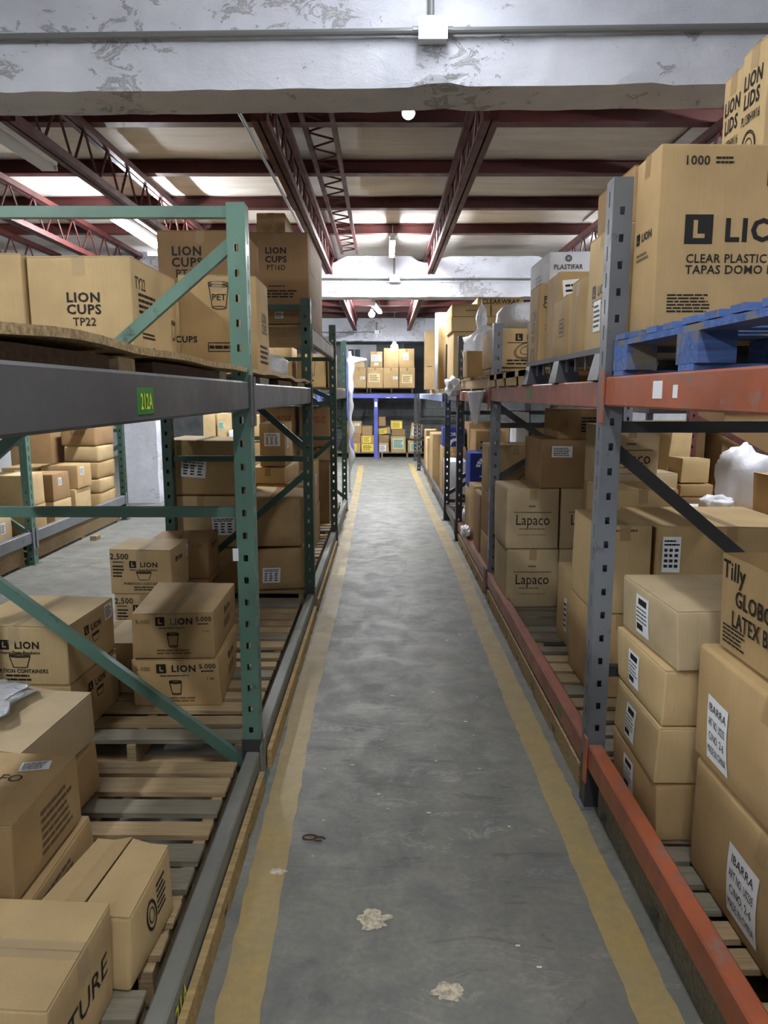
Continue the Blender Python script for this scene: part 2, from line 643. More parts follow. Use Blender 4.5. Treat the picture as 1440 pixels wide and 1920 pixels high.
        if ft:
            for s_ in (-1, 1):
                mb = MB()
                g = .0018
                lf = rnd.uniform(.2, 1) * lift
                if tape == 'x' or flaps == 'x':
                    xa, xb, ya, yb = -sx / 2 + .002, sx / 2 - .002, (g if s_ > 0 else -sy / 2 + .002), (sy / 2 - .002 if s_ > 0 else -g)
                    hi = lambda x, y: lf * max(0, 1 - abs(y) / (sy * .25))
                else:
                    ya, yb, xa, xb = -sy / 2 + .002, sy / 2 - .002, (g if s_ > 0 else -sx / 2 + .002), (sx / 2 - .002 if s_ > 0 else -g)
                    hi = lambda x, y: lf * max(0, 1 - abs(x) / (sx * .25))
                m_ = 4
                top = [(xa + (xb - xa) * i / m_, ya + (yb - ya) * j / m_) for j in range(m_ + 1) for i in range(m_ + 1)]
                vv = [tuple(warp((x, y, Hb + ft + hi(x, y)))) for x, y in top] + [tuple(warp((x, y, Hb + hi(x, y)))) for x, y in top]
                N = m_ + 1
                ff = []
                for j in range(m_):
                    for i in range(m_):
                        q = j * N + i
                        ff.append((q, q + 1, q + N + 1, q + N))
                ring = [i for i in range(N)] + [j * N + m_ for j in range(1, N)] + [m_ * N + i for i in range(m_ - 1, -1, -1)] + [j * N for j in range(m_ - 1, 0, -1)]
                for a, b in zip(ring, ring[1:] + ring[:1]):
                    ff.append((b, a, a + N * N, b + N * N))
                mb.add(vv, ff)
                mb.build('top_flap', mat, root)

    def patch(nm, face, fu, fv, wd, hh, m_, eps, ang=0, parent=None):
        W, Hh = dims[face]
        N = 4
        vs, fs = [], []
        for j in range(N + 1):
            for i in range(N + 1):
                a, b = (i / N - .5) * wd, (j / N - .5) * hh
                a, b = a * math.cos(ang) - b * math.sin(ang), a * math.sin(ang) + b * math.cos(ang)
                vs.append(surf(face, fu + a / W, fv + b / Hh, eps))
        for j in range(N):
            for i in range(N):
                q = j * (N + 1) + i
                fs.append((q, q + 1, q + N + 2, q + N + 1))
        return raw(nm, vs, fs, m_, parent or root, True)

    def draw(nm, flat, face, fu, fv, m_, eps, ang=0, parent=None):
        W, Hh = dims[face]
        c, q = math.cos(ang), math.sin(ang)
        vs = [surf(face, fu + (x * c - y * q) / W, fv + (x * q + y * c) / Hh, eps) for x, y in flat.v]
        return raw(nm, vs, flat.f, m_, parent or root)

    if tape and not open_top:
        tw = .05
        if tape == 'y':
            patch('tape', 'T', .5, .5, tw, sy, tapemat, .0025)
            patch('tape', 'F', .5, 1 - .035 / Hb, tw, .07, tapemat, .002)
        else:
            patch('tape', 'T', .5, .5, sx, tw, tapemat, .0025)
            patch('tape', 'R', .5, 1 - .035 / Hb, tw, .07, tapemat, .002)
            patch('tape', 'L', .5, 1 - .035 / Hb, tw, .07, tapemat, .002)
    for a in art:
        kind, face, fu, fv = a[:4]
        ink = 'ink'
        rest = list(a[4:])
        if rest and isinstance(rest[-1], str) and rest[-1].startswith('ink'):
            ink = rest.pop()
        fl = Flat()
        if kind == 't':
            h, t = rest[:2]
            fl.text(t, 0, 0, h, rest[2] if len(rest) > 2 else 1, rest[3] if len(rest) > 3 else 1)
        elif kind == 'lion':
            h = rest[0]
            fl.text('LION', h * .78, 0, h * .74, 2)
            W, Hh = dims[face]
            f2 = Flat().lsquare(-h * 1.55, 0, h)
            raw('logo', [surf(face, fu + x / W, fv + y / Hh, .0015) for x, y in f2.v], f2.f, ink, root)
        elif kind == 'lsq':
            fl.lsquare(0, 0, rest[0])
        elif kind == 'bowl':
            fl.bowl(0, 0, rest[0], rest[1], .0035)
        elif kind == 'cup':
            fl.cup(0, 0, rest[0], rest[1], .004)
        elif kind == 'ring':
            for q in (1, .88, .5):
                fl.oval(0, 0, rest[0] * q, rest[1] * q, .004, 24, .35)
        elif kind == 'lines':
            fl.lines(0, 0, rest[0], rest[1], rest[2], rnd)
        elif kind == 'rule':
            fl.rect(-rest[0] / 2, rest[0] / 2, -rest[1] / 2, rest[1] / 2)
        elif kind == 'frame':
            a_, b_ = rest[0] / 2, rest[1] / 2
            fl.stroke([(-a_, -b_), (a_, -b_), (a_, b_), (-a_, b_)], .004, True)
        elif kind == 'arch':
            for i in range(9):
                t0, t1 = math.pi * (i / 9 + .012), math.pi * ((i + 1) / 9 - .012)
                r0, r1 = rest[0] * .62, rest[0]
                fl.add([(r0 * math.cos(t0), r0 * math.sin(t0)), (r1 * math.cos(t0), r1 * math.sin(t0)), (r1 * math.cos(t1), r1 * math.sin(t1)), (r0 * math.cos(t1), r0 * math.sin(t1))], [(0, 1, 2, 3)])
        W, Hh = dims[face]
        vs = [surf(face, fu + x / W, fv + y / Hh, .0015) for x, y in fl.v]
        raw({'t': 'lettering', 'lion': 'lettering', 'lsq': 'logo', 'cup': 'cup_drawing', 'bowl': 'bowl_drawing', 'ring': 'lid_drawing', 'arch': 'logo', 'frame': 'printed_frame'}.get(kind, 'small_print'), vs, fl.f, ink, root)
    for t in tags:
        face, fu, fv, wd, hh = t[:5]
        style = t[5] if len(t) > 5 else 'lines'
        paper = t[6] if len(t) > 6 else 'paper'
        ang = t[7] if len(t) > 7 else 0
        lab = patch('shipping_label', face, fu, fv, wd, hh, paper, .0018, ang)
        fl = Flat()
        if style == 'lines':
            fl.lines(0, 0, wd * .84, hh * .8, 5, rnd, .45)
        elif style == 'table':
            fl.lines(0, hh * .33, wd * .84, hh * .2, 2, rnd, .5)
            for c_ in (-.3, -.02, .27):
                fl.lines(c_ * wd, -hh * .1, wd * .2, hh * .6, 4, rnd, .55)
        elif style == 'black_head':
            fl.rect(-wd * .3, wd * .34, hh * .26, hh * .42)
            fl.lines(0, 0, wd * .86, hh * .42, 4, rnd, .3)
            fl.rect(-wd * .42, wd * .05, -hh * .4, -hh * .24)
        elif isinstance(style, (list, tuple)):
            for q, tx in enumerate(style):
                f2 = Flat().text(tx, 0, hh * (.34 - .22 * q), hh * .13, 0, min(1, wd * .9 / (len(tx) * hh * .13 * .8)))
                draw('label_print', f2, face, fu, fv, 'ink', .0028, ang, lab)
        if fl.v:
            draw('label_print', fl, face, fu, fv, 'ink', .0028, ang, lab)
    return root


# ------------------------------------------------------------------ racks
POSTS = {}


def post_mesh(mat, wd=.068, dp=.08, Hh=2.29, pitch=.09, slots=True):
    key = (mat, Hh, wd, slots)
    if key in POSTS: return POSTS[key]
    mb = MB()
    t = .004
    if not slots:
        mb.cbox(-wd / 2, wd / 2, 0, dp, 0, Hh, .005)
    else:
        n = int((Hh - .05) / pitch)
        sw, sh = .017, .026
        def face(plane, c0, c1, at0, at1, shift, sw, sh):
            cm = (c0 + c1) / 2
            def bx(a0, a1, z0, z1):
                if plane == 'F': mb.box(a0, a1, at0, at1, z0, z1)
                else: mb.box(at0, at1, a0, a1, z0, z1)
            bx(c0, cm - sw / 2, 0, Hh)
            bx(cm + sw / 2, c1, 0, Hh)
            z = 0
            for i in range(n):
                zc = .06 + shift + i * pitch
                bx(cm - sw / 2, cm + sw / 2, z, zc - sh / 2)
                z = zc + sh / 2
            bx(cm - sw / 2, cm + sw / 2, z, Hh)
        face('F', -wd / 2, wd / 2, 0, t, 0, sw, sh)
        face('S', t, dp, -wd / 2, -wd / 2 + t, pitch / 2, .012, .05)
        face('S', t, dp, wd / 2 - t, wd / 2, pitch / 2, .012, .05)
        mb.box(-wd / 2 + t, -wd / 2 + .02, dp - t, dp, 0, Hh)
        mb.box(wd / 2 - .02, wd / 2 - t, dp - t, dp, 0, Hh)
        mb.box(-wd / 2 - .002, wd / 2 + .002, -.002, dp, 0, .004)
    POSTS[key] = mb.mesh('post', mat)
    return POSTS[key]


def rack_frame(label, xf, side, y, mat, Hh=2.29, depth=1.07, braces=(), brace_mat=None, foot=None, group='pallet rack upright frames'):
    """xf: x of the aisle face; braces: ('h', z) or ('d', z at aisle post, z at rear post)"""
    wd, dp = .068, .08
    root = empty('rack_upright_frame', (xf + side * wd / 2, y, 0))
    tag(root, label, 'rack frame', group)
    me = post_mesh(mat, wd, dp, Hh)
    link('post', me, root)
    xr = side * (depth - wd)
    link('post', me, root, (xr, 0, 0))
    for x in (0, xr):
        MB().box(x - .055, x + .055, -.02, dp + .02, 0, .006).build('foot_plate', mat, root)
    bm_ = brace_mat or mat
    for b in braces:
        if b[0] == 'h':
            a0, a1 = sorted((side * wd / 2, xr - side * wd / 2))
            MB().box(a0, a1, .022, .026, b[1] - .02, b[1] + .02).box(a0, a1, .026, .055, b[1] + .016, b[1] + .02).box(a0, a1, .026, .055, b[1] - .02, b[1] - .016).build('horizontal_brace', bm_, root)
        else:
            MB().bar((side * wd * .35, .034, b[1]), (xr - side * wd * .35, .034, b[2]), .03, .044).build('diagonal_brace', bm_, root)
    if foot:
        MB().box(-wd / 2 - .004, wd / 2 + .004, -.006, dp * .8, .006, .2).build('post_guard', foot, root)
    return root


def load_beam(label, x, y0, y1, z0, z1, mat, side, stickers=(), group='pallet rack beams', thick=.055, conn=None):
    """x: aisle face; side: direction into the rack"""
    root = empty('rack_beam', (x, (y0 + y1) / 2, z0))
    tag(root, label, 'rack beam', group)
    L, Hh = (y1 - y0) / 2, z1 - z0
    a0, a1 = sorted((0, side * thick))
    MB().cbox(a0, a1, -L, L, 0, Hh, .006).build('beam', mat, root)
    for s_ in (-1, 1):
        e0, e1 = sorted((s_ * (L - .004), s_ * (L + .036)))
        b0, b1 = sorted((-side * .008, -side * .002))
        mb = MB().box(b0, b1, e0, e1, -.06, Hh + .025)
        mb.build('end_connector', conn or mat, root)
    for (yy, zz, wd, hh, m_, txt) in stickers:
        xx = -side * .0015
        st = MB().box(min(xx, 0), max(xx, 0), yy - wd / 2, yy + wd / 2, zz - hh / 2, zz + hh / 2).build('sticker', m_, root)
        if txt:
            fl = Flat().text(txt, 0, 0, hh * .62 if hh > .01 else .06, 1, .72)
            vs = [(-side * .003, (a if side < 0 else -a) + yy, b + zz) for a, b in fl.v]
            raw('lettering', vs, fl.f, 'ink_yellow', st)
    return root


def pallet(label, x0, x1, y0, y1, z0, z1, mat='pallet_wood', n=9, seed=1, group='wooden pallets', bottom=True, skip=(), wood2=None, blocks=False):
    rnd = random.Random(seed)
    root = empty('pallet', ((x0 + x1) / 2, (y0 + y1) / 2, z0))
    tag(root, label, 'pallet', group)
    X, L = (x1 - x0) / 2, y1 - y0
    Hh = z1 - z0
    t = .018
    me = MB().cbox(-X, X, -.5, .5, -t, 0, .003).mesh('deck_board', mat)
    me2 = MB().cbox(-X, X, -.5, .5, -t, 0, .003).mesh('deck_board', wood2 or mat)
    pitch = L / n
    for i in range(n):
        if i in skip: continue
        wd = pitch * rnd.uniform(.55, .78)
        link('deck_board', me2 if rnd.random() < .35 else me, root, (0, -L / 2 + pitch * (i + .5) + rnd.uniform(-.006, .006), Hh - rnd.uniform(0, .003)),
             (rnd.uniform(-.01, .01), rnd.uniform(-.002, .002), rnd.uniform(-.012, .012)), (1, wd, 1))
    for xx in () if not blocks else (-X + .05, 0, X - .05):
        for yy in (-L / 2 + .07, 0, L / 2 - .07):
            MB().box(xx - .05, xx + .05, yy - .07, yy + .07, t, Hh - 2 * t - .004).build('block', mat, root)
        MB().box(xx - .05, xx + .05, -L / 2, L / 2, Hh - 2 * t - .004, Hh - t - .004).build('stringer_board', mat, root)
    for xx in () if blocks else (-X + .03, 0, X - .03):
        MB().box(xx - .019, xx + .019, -L / 2, L / 2, t if bottom else 0, Hh - t - .004).build('stringer', mat, root)
    if bottom:
        for yy in (-L / 2 + .06, 0, L / 2 - .06):
            MB().box(-X, X, yy - .05, yy + .05, 0, t - .001).build('bottom_board', mat, root)
    return root


def wrapped(name, label, cat, loc, size, mat='white_plastic', seed=0, knot=0, amp=.16, flat=.5, rot=(0, 0, 0), group=None, freq=2.2):
    """bag or sack: a closed crumpled surface sitting on its base"""
    nu, nv = 30, 20
    vs, fs = [], []
    for j in range(nv + 1):
        ph = math.pi * j / nv
        for i in range(nu):
            th = 2 * math.pi * i / nu
            d = Vector((math.sin(ph) * math.cos(th), math.sin(ph) * math.sin(th), -math.cos(ph)))
            q = Vector([math.copysign(abs(c) ** flat, c) for c in d])
            r = 1 + amp * noise.noise(d * freq + Vector((seed * 3.1, seed, 0))) + amp * .5 * noise.noise(d * freq * 2.7 + Vector((seed, 5, 1)))
            p = Vector((q.x * size[0] / 2 * r, q.y * size[1] / 2 * r, (q.z * .5 + .5) * size[2]))
            if d.z > -.6: p.z *= (1 + (r - 1) * .5)
            if knot and d.z > .55:
                s_ = (d.z - .55) / .45
                p.x *= 1 - .72 * s_
                p.y *= 1 - .72 * s_
                p.z += knot * s_ * s_
            p.z = max(p.z, 0)
            vs.append(p)
    for j in range(nv):
        for i in range(nu):
            fs.append((j * nu + i, j * nu + (i + 1) % nu, (j + 1) * nu + (i + 1) % nu, (j + 1) * nu + i))
    o = raw(name, vs, fs, mat, None, True)
    o.location = loc
    o.rotation_euler = rot
    return tag(o, label, cat, group)



# ------------------------------------------------------------------ the building
XL, XR, YF, YB, ZR = -7.0, 6.0, -6.0, 19.4, 3.62
BEAMS = [(3.40, 3.67), (10.30, 10.60), (18.80, 19.10)]
ZB = 2.9


def struct(o, label=None):
    o['kind'] = 'structure'
    if label: o['label'] = label
    return o


# floor, split in a grid so that the material has room, plus painted lines and chips
fl = struct(MB().box(XL, XR, YF, YB, -.1, 0).build('floor', 'concrete_floor'), 'worn grey concrete warehouse floor with scuffs')


def painted_line(pts, wd, seed):
    """a hand-painted stripe: ragged edges along a polyline on the floor"""
    rnd = random.Random(seed)
    vs, fs = [], []
    for (xa, ya), (xb, yb) in zip(pts, pts[1:]):
        n = max(2, int((yb - ya) / .06))
        for i in range(n):
            t = i / n
            x, y = xa + (xb - xa) * t, ya + (yb - ya) * t
            vs += [(x - wd / 2 + rnd.uniform(-.005, .005), y, .0015), (x + wd / 2 + rnd.uniform(-.005, .005), y, .0015)]
    for i in range(len(vs) // 2 - 1):
        fs.append((2 * i, 2 * i + 1, 2 * i + 3, 2 * i + 2))
    o = raw('yellow_line', vs, fs, 'yellow_paint', fl)
    o['label'] = 'worn yellow painted aisle line'


painted_line([(-.385, .4), (-.382, 1.64), (-.42, 3.7), (-.405, 5.5), (-.425, 8.3), (-.46, 12.5), (-.52, 16.5)], .118, 1)
painted_line([(.71, .4), (.712, 1.64), (.70, 3.2), (.69, 5.0), (.705, 6.7), (.66, 10), (.63, 14), (.62, 17)], .118, 2)
rnd = random.Random(3)
for (cx, cy, s_) in ((-.03, 2.02, .06), (.17, 1.75, .05), (-.36, 2.25, .03)):
    n = 40
    vs = [(cx, cy, .004)] + [(cx + s_ * math.cos(2 * math.pi * i / n) * (q := .8 + .5 * noise.noise(Vector((math.cos(2 * math.pi * i / n) * 1.6 + cx * 9, math.sin(2 * math.pi * i / n) * 1.6, cy))) + rnd.uniform(-.1, .1)), cy + s_ * .8 * math.sin(2 * math.pi * i / n) * q, .0012) for i in range(n)]
    raw('chipped_patch', vs, [(0, i + 1, (i + 1) % n + 1) for i in range(n)], 'patch_chip', fl)['label'] = 'pale chipped patch in the concrete'
for i in range(46):
    x, y = rnd.uniform(-.3, .6), rnd.uniform(1.8, 6.0)
    s_ = rnd.uniform(.002, .006)
    MB().box(x - s_ * rnd.uniform(1, 2.4), x + s_, y - s_ * .5, y + s_ * .5, .0005, .0025).build('litter_scrap', 'paper', fl)
n = 26
for (cx, cy, rr) in ((-.27, 2.44, .026), (-.235, 2.43, .02)):
    mb = MB()
    pr = None
    for i in range(n + 1):
        a = i / n * 5.2
        q = (cx + rr * math.cos(a), cy + rr * .6 * math.sin(a), .004)
        if pr: mb.tube(pr, q, .003, 5)
        pr = q
    tag(mb.build('string_loop', 'dark_wood'), 'brown loop of packing string on the floor near the left yellow line' if rr > .022 else 'smaller brown twist of packing string beside the larger loop', 'string', 'packing string')
tag(MB().box(.034, .058, 3.70, 3.707, .0, .004).build('paper_strip', 'paper'), 'tiny white paper strip lying mid aisle on the concrete', 'paper')

struct(MB().box(XL - .2, XL, YF, YB, 0, ZR).build('wall_left', 'plain_wall'))
struct(MB().box(XR, XR + .2, YF, YB, 0, ZR).build('wall_right', 'plain_wall'))
struct(MB().box(XL, XR, YF - .2, YF, 0, ZR).build('wall_front', 'plain_wall'))
wb = struct(MB().box(XL, XR, YB, YB + .2, 0, ZR).build('wall_back', 'block_wall'), 'dark grey concrete block wall at the end of the aisle')
# block courses on the back wall, seen between the blue rack beams
bme = MB().cbox(-.19, .19, -.012, .012, -.09, .09, .006).mesh('block', 'block_wall')
for r_ in range(9):
    for c_ in range(9):
        link('block', bme, wb, (-1.5 + c_ * .4 + (.2 if r_ % 2 else 0), YB - .01, .1 + r_ * .2))
# pale window surround and dark panes high on the back wall
wd_ = empty('window_1', (-.62, YB - .03, 1.75))
struct(wd_, 'pale framed window with dark panes high on the back wall')
MB().box(-.42, -.30, -.03, .0, 0, 1.1).box(.0, .42, -.03, 0, 0, 1.1).box(-.30, .0, -.03, 0, .98, 1.1).box(-.3, 0, -.03, 0, 0, .35).build('window_frame', 'plain_wall', wd_)
MB().box(-.30, -.16, -.012, -.002, .35, .98).build('pane', 'window_glass', wd_)
MB().box(-.14, 0, -.012, -.002, .35, .98).build('pane', 'window_glass', wd_)
MB().box(-.16, -.14, -.02, -.002, .35, .98).build('mullion', 'plain_wall', wd_)
MB().box(.52, 1.6, YB - .03, YB, 2.2, 2.88).build('window_2', 'window_glass')['kind'] = 'structure'

# white column in the side aisle
rnd = random.Random(5)
vs, fs = [], []
N = 24
for i in range(N + 1):
    z = 3.6 * i / N
    j = lambda: rnd.uniform(-.006, .006)
    vs += [(-3.80 + j(), 10.70 + j(), z), (-3.32 + j(), 10.70 + j(), z), (-3.32 + j(), 11.1, z), (-3.80, 11.1, z)]
for i in range(N):
    for q in range(4):
        a, b = i * 4 + q, i * 4 + (q + 1) % 4
        fs.append((a, b, b + 4, a + 4))
struct(raw('column', vs, fs, 'white_concrete'), 'white painted concrete column in the side aisle')


def concrete_beam(y0, y1, z0, z1, seed, yaw=0, notch=()):
    rnd = random.Random(seed)
    N = 150
    vs, fs = [], []
    for i in range(N + 1):
        x = XL + (XR - XL) * i / N
        chip = max(0, noise.noise(Vector((x * 2.3, seed, 0))) - .28) * .09
        dz = chip + rnd.uniform(-.003, .003)
        top = z1
        for nx, nw in notch:
            if abs(x - nx) < nw: top = z1 - .085 * (1 - (abs(x - nx) / nw) ** 3)
        s_ = -math.tan(yaw) * x
        vs += [(x, y0 + s_ + chip * .5, z0 + dz), (x, y0 + s_ + rnd.uniform(-.004, .004), z0 + .05), (x, y0 + s_, top - .01 + rnd.uniform(-.01, .01) * bool(notch)), (x, y0 + s_ + .02, top),
               (x, y1 + s_, top), (x, y1 + s_, z0 + dz * .4 + rnd.uniform(-.003, .003))]
    for i in range(N):
        for q in range(6):
            a, b = i * 6 + q, i * 6 + (q + 1) % 6
            fs.append((a, a + 6, b + 6, b))
    return raw('concrete_beam', vs, fs, 'white_concrete')


struct(concrete_beam(*BEAMS[0], ZB, 3.44, 1, R(1.6)), 'white peeling concrete beam crossing overhead, nearest one')
struct(concrete_beam(*BEAMS[1], ZB, 3.44, 2, 0, ((-.72, .16), (.60, .22), (-2.1, .15), (2.3, .15))), 'white concrete beam halfway down the hall')
struct(concrete_beam(*BEAMS[2], ZB, 3.47, 3), 'white concrete beam above the far blue rack')
# second lower ledge of the middle beam
MB().box(XL, XR, 10.285, 10.30, 3.09, 3.105).build('trim_1', 'white_concrete')['kind'] = 'structure'


def conduit_box(label, x, y, z, up, s_=1.0):
    root = empty('junction_box', (x, y, z))
    tag(root, label, 'junction box', 'junction boxes on the beams')
    b = MB().cbox(-.058 * s_, .058 * s_, -.06, 0, -.042 * s_, .042 * s_, .004).build('box', 'box_metal', root)
    MB().box(-.061 * s_, .061 * s_, -.064, -.0605, -.045 * s_, .045 * s_).build('cover', 'box_metal', root)
    for sx in (-1, 1):
        MB().tube((sx * .058 * s_, -.03, 0), (sx * .085 * s_, -.03, 0), .017, 10).build('coupling', 'conduit_paint', root)
    MB().tube((-.008, -.03, .042 * s_), (-.008, -.03, .042 * s_ + up), .014, 10).build('riser_pipe', 'conduit_paint', root)
    return root


conduit_box('metal junction box on the nearest white beam', .205, 3.392, 3.108, .4)
conduit_box('small junction box on the middle white beam', .145, 10.285, 3.135, .22, 1.1)
conduit_box('far junction box on the beam over the blue rack', -.18, 18.79, 3.12, .2)
for lab, y, z, x0, x1, r_ in (('grey conduit pipe left of the junction box on the nearest beam', 3.37, 3.108, -6.9, .12, .014), ('grey conduit pipe right of the junction box on the nearest beam', 3.37, 3.108, .29, 5.9, .014),
                              ('thin conduit along the middle white beam', 10.26, 3.135, -6.9, .05, .010), ('thin conduit right of the middle beam junction box', 10.26, 3.135, .245, 5.9, .010),
                              ('thin conduit along the far white beam', 18.77, 3.12, -6.9, -.27, .010)):
    yaw = R(1.6) if y < 5 else 0
    o = tag(MB().tube((x0, y - math.tan(yaw) * x0, z), (x1, y - math.tan(yaw) * x1, z), r_, 10).build('conduit_pipe', 'conduit_paint'), lab, 'pipe', 'conduits on the beams')

# roof: slab with sagging sheet panels between the red purlins
ce = struct(MB().box(XL, XR, YF, YB, ZR, ZR + .12).build('ceiling', 'roof_sheet'), 'low roof of pale sheet panels on red steel')
PUR = [-5.2 + 1.19 * i for i in range(22)]
PUR = [y for y in PUR if not any(b0 - .12 < y < b1 + .12 for b0, b1 in BEAMS) and y < YB - .3]
rnd = random.Random(11)
XS = [XL, -4.6, -2.1, -.7, .58, 2.3, 4.2, XR]
for ya, yb in zip([YF] + PUR, PUR + [YB]):
    for xa, xb in zip(XS, XS[1:]):
        n = 6
        sag = rnd.uniform(.006, .03)
        vs, fs = [], []
        for j in range(n + 1):
            for i in range(n + 1):
                u, v = i / n, j / n
                vs.append((xa + (xb - xa) * u, ya + (yb - ya) * v, ZR - .035 - sag * 4 * v * (1 - v) + .004 * math.sin(9 * u + ya)))
        for j in range(n):
            for i in range(n):
                q = j * (n + 1) + i
                fs.append((q, q + n + 1, q + n + 2, q + 1))
        raw('roof_panel', vs, fs, 'roof_sheet', ce, True)
pm = MB().box(XL, XR, -.05, .05, -.006, 0).box(XL, XR, -.004, .004, -.10, -.006).box(XL, XR, -.05, .05, -.108, -.10).mesh('roof_purlin', 'red_steel')
for i, y in enumerate(PUR):
    if y > 3: struct(link('roof_purlin', pm, None, (0, y, ZR - .045)))
# dark red channel along the back of the nearest beam
struct(MB().box(XL, XR, 3.72, 3.80, 3.40, 3.50).build('roof_purlin', 'red_steel'))


def joist(label, x, ya, yb, zt=3.46, dp=.36, n=None, mat='red_steel', pitch=.42):
    root = empty('roof_joist', (x, ya, zt))
    tag(root, label, 'roof joist', 'red open web roof joists')
    L = yb - ya
    MB().box(-.045, -.006, 0, L, -.05, 0).box(.006, .045, 0, L, -.05, 0).build('top_chord', mat, root)
    a = .62
    MB().box(-.045, -.006, a, L - a, -dp, -dp + .05).box(.006, .045, a, L - a, -dp, -dp + .05).build('bottom_chord', mat, root)
    me = None
    N = int((L - 2 * a) / pitch)
    p_ = (L - 2 * a) / N
    for i in range(N):
        if me is None:
            me = MB().tube((0, 0, -dp + .03), (0, p_ / 2, -.03), .010, 6).mesh('web_bar', mat)
            me2 = MB().tube((0, p_ / 2, -.03), (0, p_, -dp + .03), .010, 6).mesh('web_bar', mat)
        link('web_bar', me, root, (0, a + i * p_, 0))
        link('web_bar', me2, root, (0, a + i * p_, 0))
    MB().bar((0, .02, -.03), (0, a + .02, -dp + .03), .045, .05).build('end_diagonal', mat, root)
    MB().bar((0, L - .02, -.03), (0, L - a - .02, -dp + .03), .045, .05).build('end_diagonal', mat, root)
    return root


for x, lab in ((-2.1, 'second red lattice joist left of the aisle'), (-.7, 'red lattice joist just left of the aisle'), (.60, 'red lattice joist just right of the aisle'), (2.35, 'red lattice joist over the right racks'), (-4.4, 'red lattice joist over the side aisle, furthest left')):
    joist(lab, x, 3.75, 10.3, 3.46)
    if abs(x) < 2.2:
        joist(lab + ', beyond the middle beam', x, 10.6, 18.8, 3.46)
joist('red lattice joist in the left corner beyond the unlit tube', -3.3, 3.75, 10.3, 3.46)
# flat ladder bracing between purlins
root = empty('ladder_bracing', (-.46, 4.0, 3.49))
tag(root, 'narrow red ladder bracing lying flat under the roof above the aisle', 'roof bracing')
for sx in (-.105, .105):
    MB().bar((sx, 0, 0), (sx * .95, 6.2, -.03), .035, .04).build('rail', 'red_steel', root)
me = MB().tube((-.1, 0, 0), (.1, .17, 0), .008, 6).mesh('web_bar', 'red_steel')
me2 = MB().tube((.1, .17, 0), (-.1, .34, 0), .008, 6).mesh('web_bar', 'red_steel')
for i in range(18):
    link('web_bar', me, root, (0, i * .34, -.0016 * i))
    link('web_bar', me2, root, (0, i * .34, -.0016 * i))
tag(MB().tube((-.90, 3.7, 3.31), (-.86, 8.6, 3.30), .013, 10).build('conduit_pipe', 'galvanised'), 'shiny conduit pipe running away under the roof left of the aisle', 'pipe', 'conduits on the beams')


def tube_lamp(label, x, y0, y1, z, lit=True, wd=.055, droop=0, dx=0, mat='tube_light'):
    root = empty('tube_lamp', ((x + x + dx) / 2, (y0 + y1) / 2, z), (math.atan2(droop, y1 - y0), 0, -math.atan2(dx, y1 - y0)))
    tag(root, label, 'lamp', 'ceiling tube lamps')
    L = (y1 - y0) / 2
    MB().cbox(-wd, wd, -L, L, .0, .05, .012).build('housing', 'fixture_white', root)
    if x < -2 and lit: MB().box(-wd * 1.9, wd * 1.9, -L, L, .052, .058).build('added_hood', 'fixture_white', root)  # hood added to keep the lamp's side light off the roof
    MB().box(-wd * .78, wd * .78, -L + .03, L - .03, -.035, -.001).build('diffuser', mat if lit else 'fixture_white', root)
    for yy in (-L, L):
        e0, e1 = sorted((yy, yy * .96))
        MB().box(-wd, wd, e0, e1, -.03, 0).build('end_cap', 'fixture_white', root)
    for yy in (-L * .6, L * .6):
        MB().tube((0, yy, .05), (0, yy, 3.55 - z), .004, 6).build('hanger', 'galvanised', root)
    return root


tube_lamp('lit tube lamp hanging over the left side aisle', -2.46, 7.0, 8.35, 3.2, True, .05, mat='tube_light_far')
tube_lamp('added lit tube lamp, hidden over the end of the side aisle', -2.4, 10.9, 12.1, 3.25, True, .05, mat='tube_light_far')  # extra lamp added out of sight to brighten the side aisle floor
tube_lamp('unlit tube lamp hanging at the upper left corner', -2.54, 4.5, 5.9, 3.3, False, .06)
tube_lamp('lit tube lamp above the middle white beam', .10, 8.75, 9.8, 3.36, True, .035, mat='tube_light_far')
tube_lamp('lit tube lamp before the far white beam', -.2, 14.4, 15.7, 3.28, True, .04, 0, .12, mat='tube_light_strong')
tube_lamp('lit tube lamp overhead in front of the nearest beam', .2, 2.0, 3.2, 3.42, True, .05, mat='tube_light_weak')
tube_lamp('lit tube lamp over the side aisle beside the camera', -2.5, .2, 1.5, 3.35, True, .05, mat='tube_light_mid')
tube_lamp('added lit tube lamp, unseen straight above the camera', .15, -.9, .4, 3.42, True, .05, mat='tube_light_soft')  # unseen lamp added to raise the light in the foreground
tube_lamp('added lit tube lamp, unseen behind the camera over the left side aisle', -2.5, -3.4, -2.2, 3.42, True, .05)  # added fill from behind the view, left row
tube_lamp('added lit tube lamp, unseen behind the camera to the right', 3.0, -1.4, -.1, 3.42, True, .05, mat='tube_light_soft')  # added fill from behind the view, for the right hand cartons
tube_lamp('added lit tube lamp, unseen behind the camera over the aisle', .1, -3.4, -2.2, 3.42, True, .05)  # added frontal fill, never in view
tube_lamp('lit tube lamp over the aisle behind the right racks', 3.0, 3.9, 5.2, 3.35, True, .05, mat='tube_light_mid')
tube_lamp('added second lit tube lamp, hidden over the aisle behind the right racks', 3.0, 8.5, 9.8, 3.35, True, .05)  # hidden lamp added to lift the far brightness


